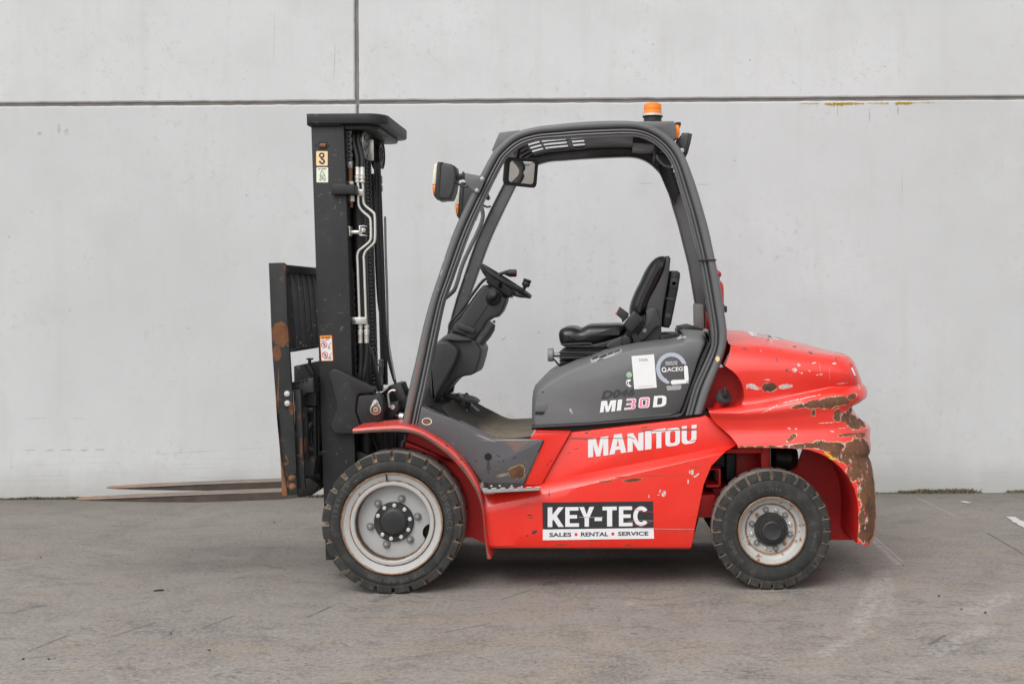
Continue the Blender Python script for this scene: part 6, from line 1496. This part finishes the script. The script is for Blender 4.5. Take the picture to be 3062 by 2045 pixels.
mk('side_cover', prism(pts('H', [(608, 760), (625, 742), (715, 700), (740, 690), (722, 775), (630, 786), (612, 780)], .345), .345, .38, .006), M['darkplastic'], se)
mk('recliner_cover', prism(pts('H', [(730, 700), (760, 675), (790, 690), (805, 720), (800, 760), (760, 775), (722, 765)], .335), .335, .38, .010, 3), M['plastic'], se)
mk('hinge_plate', prism(pts('H', [(918, 490), (950, 472), (990, 470), (1005, 480), (1005, 505), (1025, 560), (1035, 610), (1000, 620), (960, 660), (905, 720), (860, 740), (845, 700), (905, 600), (920, 560)], .355), .350, .39, .008), M['darkplastic'], se)
mk('hinge_arm', prism(pts('H', [(805, 680), (845, 668), (885, 740), (870, 765), (825, 750)], .345), .345, .37, .005), M['plastic'], se)
mk('hinge_bolt', lathe(pt('H', 908, 651, .35), NY, [(.013, 0), (.0125, .005), (.009, .008), (0, .008)], 18, False), M['bolt'], se)
mk('armrest_stub', prism(pts('H', [(740, 602), (825, 490), (840, 500), (905, 560), (898, 585), (880, 595), (806, 676), (780, 660)], .30), .295, .36, .012, 3), M['plastic'], se)
bk = mk('belt_buckle', prism(pts('H', [(712, 462), (785, 515), (780, 545), (735, 590), (728, 560), (684, 522), (690, 505)], .32), .315, .345, .006), M['plastic'], se)
mk('buckle_button', prism(pts('H', [(688, 505), (700, 512), (690, 528), (677, 518)], .318), .316, .342, .002), M['redprint'], se)
sb = mk('suspension_base', join(*[prism(pts('H', [(240, 818 + k * 22), (252, 805 + k * 22), (560, 808 + k * 22), (700, 790 + k * 10), (700, 860), (300, 830 + k * 22), (246, 826 + k * 22)], .42), .40 + .008 * (k % 2), .80, .006) for k in range(5)], prism(pts('H', [(275, 790), (600, 782), (600, 815), (275, 806)], .45), .42, .78)), M['rubberstrip'], se)
mk('weight_knob', join(lathe(pt('H', 152, 838, .52), Vector((1, 0, 0)), [(.034, 0), (.036, .004), (.036, .028), (.034, .030)], 24)), M['knobgrey'], se)
mk('knob_shaft', cyl(pt('H', 190, 838, .52), pt('H', 250, 838, .52), .013, 14), M['steel'], se)
mk('belt_cable', tube(catmull(pts('H', [(195, 870), (215, 890), (240, 918), (265, 920), (285, 912)], .46), 4), .005, 8), M['rubberstrip'], se)

# ------------------------------------------------------------------ the extinguisher strapped to the far rear post: a thing of its own
exd = .93
e0, e1 = pt('U', 432, 1138, exd), pt('U', 432, 330, exd)
ex = empty('fire_extinguisher', (e0.x, exd, e0.z))
tag(ex, 'small red fire extinguisher strapped behind the rear post of the forklift cab', 'fire extinguisher')
er = 158 * unit('U', exd)
EH = (e1 - e0).z
mk('cylinder', lathe(e0, Vector((0, 0, 1)), [(er * .92, 0), (er, .008), (er, EH - .05), (er * .93, EH - .022), (er * .7, EH - .004), (er * .35, EH + .006), (er * .3, EH + .02)], 32), M['extred'], ex)
mk('strap', lathe(pt('U', 432, 850, exd), Vector((0, 0, 1)), [(er * 1.02, 0), (er * 1.05, .002), (er * 1.05, .040), (er * 1.02, .042)], 32), M['rubberstrip'], ex)
mk('strap_clip', rbox('U', 585, 756, 640, 862, exd - .02, exd + .03, .004, .003), M['plastic'], ex)
mk('valve', join(lathe(pt('U', 470, 300, exd), Vector((0, 0, 1)), [(.016, -.02), (.016, .01), (.012, .03)], 14), rbox('U', 470, 238, 545, 262, exd - .01, exd + .01)), M['plastic'], ex)
mk('handle', prism(pts('U', [(440, 150), (485, 155), (540, 195), (545, 236), (500, 236), (430, 215)], exd - .012), exd - .012, exd + .012, .003), M['extred'], ex)
